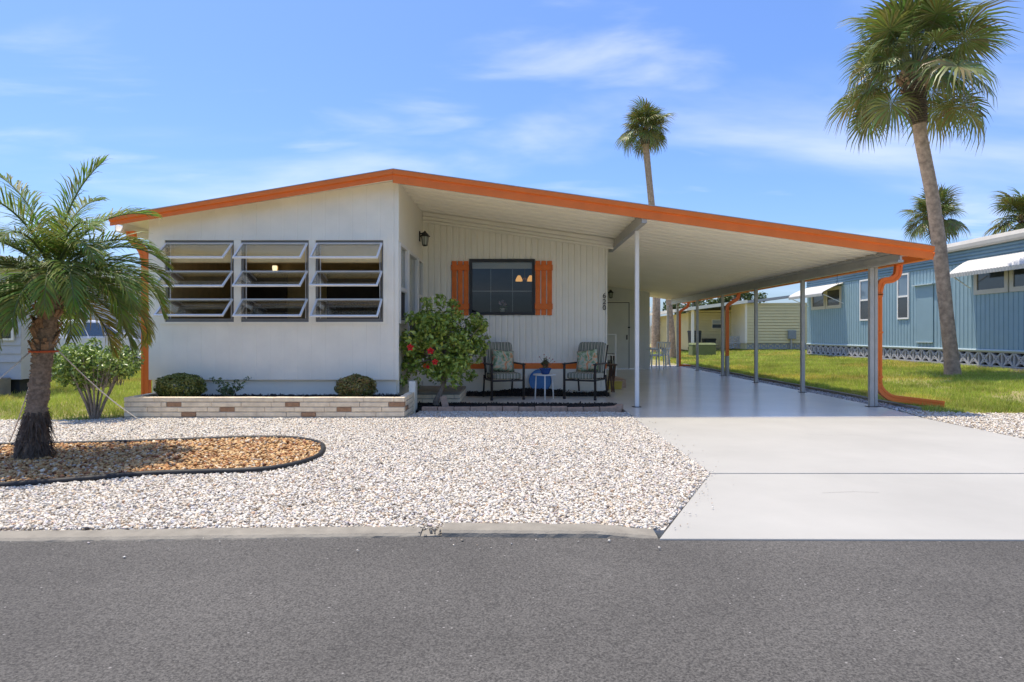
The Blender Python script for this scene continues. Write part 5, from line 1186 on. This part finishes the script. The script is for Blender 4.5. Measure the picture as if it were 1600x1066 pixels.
MB().hexa([(8.9, 33.6, zy(8.9)), (12.1, 33.6, zy(12.1)), (12.1, 46, zy(12.1)), (8.9, 46, zy(8.9)), (8.9, 33.6, zy(8.9) + .17), (12.1, 33.6, zy(12.1) + .17), (12.1, 46, zy(12.1) + .17), (8.9, 46, zy(8.9) + .17)]).build('roof', WHITE, yh)
MB().hexa([(12.1, 33.7, zy(12.1)), (18, 33.7, zy(18)), (18, 46, zy(18)), (12.1, 46, zy(12.1)), (12.1, 33.7, zy(12.1) + .13), (18, 33.7, zy(18) + .13), (18, 46, zy(18) + .13), (12.1, 46, zy(12.1) + .13)]).build('roof', material('grey_roof', (.42, .42, .42), .6), yh)
MB().box(9.25, 9.38, 33.9, 34.03, .1, zy(9.3) - .01).build('post', WHITE_WARM, yh)
wn = MB().box(11.0, 11.62, 36.15, 36.19, 1.42, 1.93).build('window', WHITE_WARM, yh); MB().box(11.03, 11.59, 36.13, 36.148, 1.69, 1.90).build('pane', material('pale_pane', (.42, .45, .46), .2), wn); MB().box(11.03, 11.59, 36.13, 36.148, 1.45, 1.66).build('pane', MATS['dark_pane'], wn)
y_bl = sb.mesh('screen_block', material('white_block', (.66, .65, .62), .85))
for r_ in range(2):
    for k in range(3): inst('screen_block', y_bl, yh, (11.55 + k * .34 - 14 - .2 + .2, 33.95 - 35 + .9, .05 + r_ * .33), (0, 0, R(90)), (1, .82, .82))
for k in range(12): inst('screen_block', sb_me, yh, (12.4 + k * .36 - 14, 34.05 - 35, .04), (0, 0, R(90)), (1, .88, .75))
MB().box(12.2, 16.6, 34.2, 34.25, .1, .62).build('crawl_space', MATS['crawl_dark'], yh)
em = MB().box(14.35, 14.75, 33.80, 33.97, .85, 1.30).build('meter_box', material('meter_grey', (.25, .29, .31), .5, .08, 8), yh, bevel=.02); MB().tube([(14.52, 33.9, .3), (14.52, 33.9, .86)], .05, 8).build('conduit', GALV, em)
ub = thing('utility_box', 'olive green utility cabinet on the rear lawn', 'utility box', (8.7, 30, .10)); OL = material('olive_paint', (.17, .20, .075), .6, .1, 6)
MB().box(-.58, .52, -.35, .35, 0, .50).build('body', OL, ub, bevel=.03, local=True); MB().hexa([(-.60, -.38, .501), (.54, -.38, .501), (.54, .38, .501), (-.60, .38, .501), (-.56, -.30, .60), (.50, -.30, .60), (.50, .34, .60), (-.56, .34, .60)]).build('lid', OL, ub, bevel=.02, local=True)
for (bx_, by_, w_, h_, lb_) in ((9.7, 35.0, .60, 1.05, 'tall black wheeled bin against the yellow house'), (10.55, 35.2, .62, .62, 'low dark grey bin against the yellow house')):
    bn = thing('rubbish_bin', lb_, 'bin', (bx_, by_, .25)); BK = material('bin_plastic', (.03, .035, .035), .5)
    MB().hexa([(-w_ * .42, -.25, 0), (w_ * .42, -.25, 0), (w_ * .42, .25, 0), (-w_ * .42, .25, 0), (-w_ / 2, -.3, h_ * .9), (w_ / 2, -.3, h_ * .9), (w_ / 2, .3, h_ * .9), (-w_ / 2, .3, h_ * .9)]).build('body', BK, bn, bevel=.02, local=True)
    MB().hexa([(-w_ / 2 - .02, -.33, h_ * .9 + .002), (w_ / 2 + .02, -.33, h_ * .9 + .002), (w_ / 2 + .02, .33, h_ * .9 + .002), (-w_ / 2 - .02, .33, h_ * .9 + .002), (-w_ / 2, -.25, h_), (w_ / 2, -.25, h_), (w_ / 2, .28, h_), (-w_ / 2, .28, h_)]).build('lid', BK, bn, local=True)
    for s_ in (-1, 1): MB().tube([(s_ * w_ * .36, .28, .08), (s_ * w_ * .44, .28, .08)], .09, 12).build('wheel', RUBBER, bn, local=True)
# white house further back behind the carport end
wh = thing('white_house', 'distant white house with a low awning past the carport end', 'house', (5, 46, .2))
MB().box(1.5, 8.9, 44, 54, .6, 2.7).build('wall', WHITE, wh); MB().hexa([(1.2, 43.6, 2.7), (9.1, 43.6, 2.7), (9.1, 54, 2.7), (1.2, 54, 2.7), (1.2, 43.6, 3.4), (9.1, 43.6, 2.95), (9.1, 54, 2.95), (1.2, 54, 3.4)]).build('roof', WHITE, wh)
for k in range(3): w_ = MB().box(7.0 + k * .66, 7.45 + k * .66, 43.94, 43.998, 1.75, 2.45).build('window', WHITE_WARM, wh); MB().box(7.05 + k * .66, 7.40 + k * .66, 43.92, 43.938, 1.8, 2.4).build('pane', MATS['dark_pane'], w_)
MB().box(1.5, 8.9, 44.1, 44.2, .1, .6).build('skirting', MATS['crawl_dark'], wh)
fn = thing('picket_fence', 'white solid panel fence past the carport end', 'fence', (7.4, 38, .1))
for k in range(14): MB().box(-1.6 + k * .165, -1.6 + k * .165 + .155, -.02, .02, .42, 1.50 + .06 * math.sin(k)).build('board', WHITE, fn, local=True)
for k in range(3): MB().box(-1.62 + k * 1.1, -1.52 + k * 1.1, .02, .12, -.1, 1.55).build('post', WHITE, fn, local=True)
# trees past the rear houses
def leafy_tree(label, loc, h, r, seed, pal, cat='tree'):
    r_ = np.random.default_rng(seed); t_ = thing('leafy_tree', label, cat, loc)
    m = MB(); m.tube([(0, 0, -.1), (.05, 0, h * .35), (0, .05, h * .65)], [r * .10, r * .08, r * .05], 8); cs = []; rd = []
    for k in range(34):
        d = r_.normal(size=3); d /= np.linalg.norm(d); p = np.array([0, 0, h * .72]) + d * np.array([r, r, h * .27]) * (.3 + .7 * r_.random() ** .5); cs.append(p); rd.append(r * .26)
        if k % 2 == 0: m.tube([(0, 0, h * .45), tuple(p * np.array([.5, .5, .9])), tuple(p)], [r * .045, r * .03, r * .01], 5, False)
    m.build('trunk', WOODY, t_, local=True); P, D = clump_points(cs, rd, 110, r_, .3); leaves('crown', P, D, r * .12, LEAF_M, pal, t_, r_)
PT = [(.06, .10, .03), (.09, .14, .04), (.045, .075, .022), (.12, .16, .05)]
leafy_tree('green tree top showing above the low roof of the yellow house', (14.5, 52, 0), 4.6, 2.2, 41, PT)
leafy_tree('dark leafy tree rising behind the yellow house wall', (17.5, 50, 0), 5.2, 1.8, 43, PT)
leafy_tree('leafy tree standing in front of the distant white house', (6.9, 39.5, 0), 2.8, .8, 45, PT)
gt_ = thing('bare_trunk', 'leaning pale grey tree trunk beside the rear downspout', 'tree trunk', (6.9, 28.3, .05))
trunk_mesh([(0, 0, -.1), (-.06, 0, 1.2), (-.20, 0, 2.6), (-.30, 0, 4.2)], [.15, .135, .13, .12], 10, .12, .5, rnd).build('trunk', BARK, gt_, smooth=True, local=True)
for k in range(14):
    a = k * 2.4; frond_object(gt_, Vector((-.30, 0, 4.2)), a, R(45 - 5 * k), 1.5, R(80), rnd, n=26)
tag(MB().box(12.6, 14.2, 27.5, 28.1, .16, .27).build('stepping_slab', CONC), 'pale concrete slab lying in the grass by the blue house corner', 'slab')

# ------------------------------------------------------------------ left neighbour
nh = thing('neighbour_house', 'pale grey sided neighbour house beyond the left lawn', 'house', (-15, 18, 0))
GREYW = material('pale_grey_siding', (.50, .50, .50), .6, .05, 3)
m = MB(); z = .55
while z < 3.2: m.add([(-14.52, 13, z), (-14.5, 13, z + .155), (-14.5, 34, z + .155), (-14.52, 34, z)], [(0, 1, 2, 3)]); m.v[-4:] = [(-14.47, 13, z), (-14.5, 13, z + .155), (-14.5, 34, z + .155), (-14.47, 34, z)]; z += .155
m.build('siding', GREYW, nh); MB().box(-18, -14.505, 13, 34, 0, 3.2).build('wall', GREYW, nh)
MB().hexa([(-18.2, 12.7, 3.2), (-13.9, 12.7, 3.05), (-13.9, 34.4, 3.05), (-18.2, 34.4, 3.2), (-18.2, 12.7, 3.75), (-13.9, 12.7, 3.25), (-13.9, 34.4, 3.25), (-18.2, 34.4, 3.75)]).build('roof', WHITE, nh)
for ya in (16.5, 20, 25): w_ = MB().box(-14.46, -14.42, ya, ya + 1.1, 1.5, 2.6).build('window', WHITE_ALU, nh); MB().box(-14.418, -14.41, ya + .06, ya + 1.04, 1.56, 2.54).build('pane', MATS['dark_pane'], w_)
pr = thing('porch_room', 'grey front porch room of the left neighbour with stone step', 'porch', (-11, 12.4, 0))
m = MB(); z = .62
while z < 2.3: m.add([(-13.2, 11.78, z), (-9.14, 11.78, z), (-9.14, 11.80, z + .155), (-13.2, 11.80, z + .155)], [(0, 1, 2, 3)]); z += .155
m.build('siding', GREYW, pr); MB().box(-13.2, -9.15, 11.805, 12.6, .3, 2.31).build('wall', GREYW, pr)
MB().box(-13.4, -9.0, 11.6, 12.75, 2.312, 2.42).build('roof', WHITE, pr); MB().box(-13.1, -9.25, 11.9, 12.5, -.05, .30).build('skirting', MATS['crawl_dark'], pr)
w_ = MB().box(-9.75, -9.25, 11.74, 11.779, 1.02, 1.60).build('window', WHITE_ALU, pr); MB().box(-9.71, -9.29, 11.73, 11.742, 1.06, 1.56).build('pane', MATS['dark_pane'], w_)
MB().box(-10.6, -9.3, 11.35, 11.77, -.05, .34).build('stone_step', CONC, pr, bevel=.02)
# white car parked along the neighbour's drive, nose away
car = thing('parked_car', 'white car parked beyond the left lawn behind the bush', 'car', (-12.35, 17.6, .02), R(90))
PAINT = material('white_car_paint', (.72, .73, .75), .25, coat=.6); CG = material('car_glass', (.03, .045, .06), .05, spec=.9)
side = [(-2.15, .30), (-2.22, .55), (-2.20, .80), (-2.08, 1.00), (-1.75, 1.05), (-1.30, 1.38), (-.85, 1.50), (.25, 1.50), (.65, 1.42), (1.20, 1.06), (1.95, .94), (2.15, .80), (2.22, .55), (2.18, .30)]
m = MB(); secs = [(-.90, .0), (-.86, .0), (.86, .0), (.90, .0)]
def car_y(z, s): return s * (.90 if z < .95 else .90 - (z - .95) * .42)
k = len(side)
for s_ in (-1, 1): m.v += [(x, car_y(z, s_), z) for x, z in side]
m.f += [tuple(range(k)), tuple(k + i for i in reversed(range(k)))] + [(i, (i + 1) % k, k + (i + 1) % k, k + i) for i in range(k)]
body = m.build('body', PAINT, car, bevel=.05, local=True)
for s_ in (-1, 1):
    for poly in ([(-1.25, 1.06), (-1.02, 1.36), (-.50, 1.42), (-.48, 1.06)], [(-.42, 1.06), (-.44, 1.42), (.22, 1.42), (.26, 1.06)], [(.32, 1.06), (.28, 1.42), (.56, 1.36), (.98, 1.06)]):
        q = [(x, car_y(z, s_) + s_ * .012, z) for x, z in poly]; q2 = [(x, y - s_ * .03, z) for x, y, z in q]; MB().add(q + q2, [(0, 1, 2, 3), (4, 5, 6, 7), (0, 1, 5, 4), (1, 2, 6, 5), (2, 3, 7, 6), (3, 0, 4, 7)]).build('side_window', CG, car, local=True)
    for x in (-1.38, 1.38):
        ty = MB().tube([(x, s_ * .73, .32), (x, s_ * .925, .32)], .33, 24).build('wheel', RUBBER, car, local=True, bevel=.03); MB().tube([(x, s_ * .90, .32), (x, s_ * .935, .32)], .20, 16).build('rim', GALV, ty, local=True)
    MB().box(-2.225, -2.10, s_ * .62 - .16 * (s_ < 0) - .0, s_ * .62 + .16 * (s_ > 0) + .10 * (s_ > 0), .72, .92).build('taillight', material('red_lens', (.45, .02, .02), .2), car, local=True)
    MB().box(2.12, 2.23, s_ * .62 - .12, s_ * .62 + .12, .62, .78).build('headlight', material('clear_lens', (.6, .62, .65), .1), car, local=True)
    MB().box(.85, 1.0, s_ * .95 - .07, s_ * .95 + .07, 1.02, 1.14).build('mirror', PAINT, car, bevel=.02, local=True)
MB().hexa([(-1.70, -.72, 1.085), (-1.70, .72, 1.085), (-1.66, .72, 1.07), (-1.66, -.72, 1.07), (-1.30, -.62, 1.395), (-1.30, .62, 1.395), (-1.26, .62, 1.38), (-1.26, -.62, 1.38)]).build('rear_window', CG, car, local=True)
MB().hexa([(.70, -.62, 1.41), (.70, .62, 1.41), (.66, .62, 1.40), (.66, -.62, 1.40), (1.19, -.72, 1.09), (1.19, .72, 1.09), (1.15, .72, 1.07), (1.15, -.72, 1.07)]).build('windscreen', CG, car, local=True)
MB().box(-2.235, -2.21, -.26, .26, .60, .72).build('number_plate', WHITE, car, local=True)
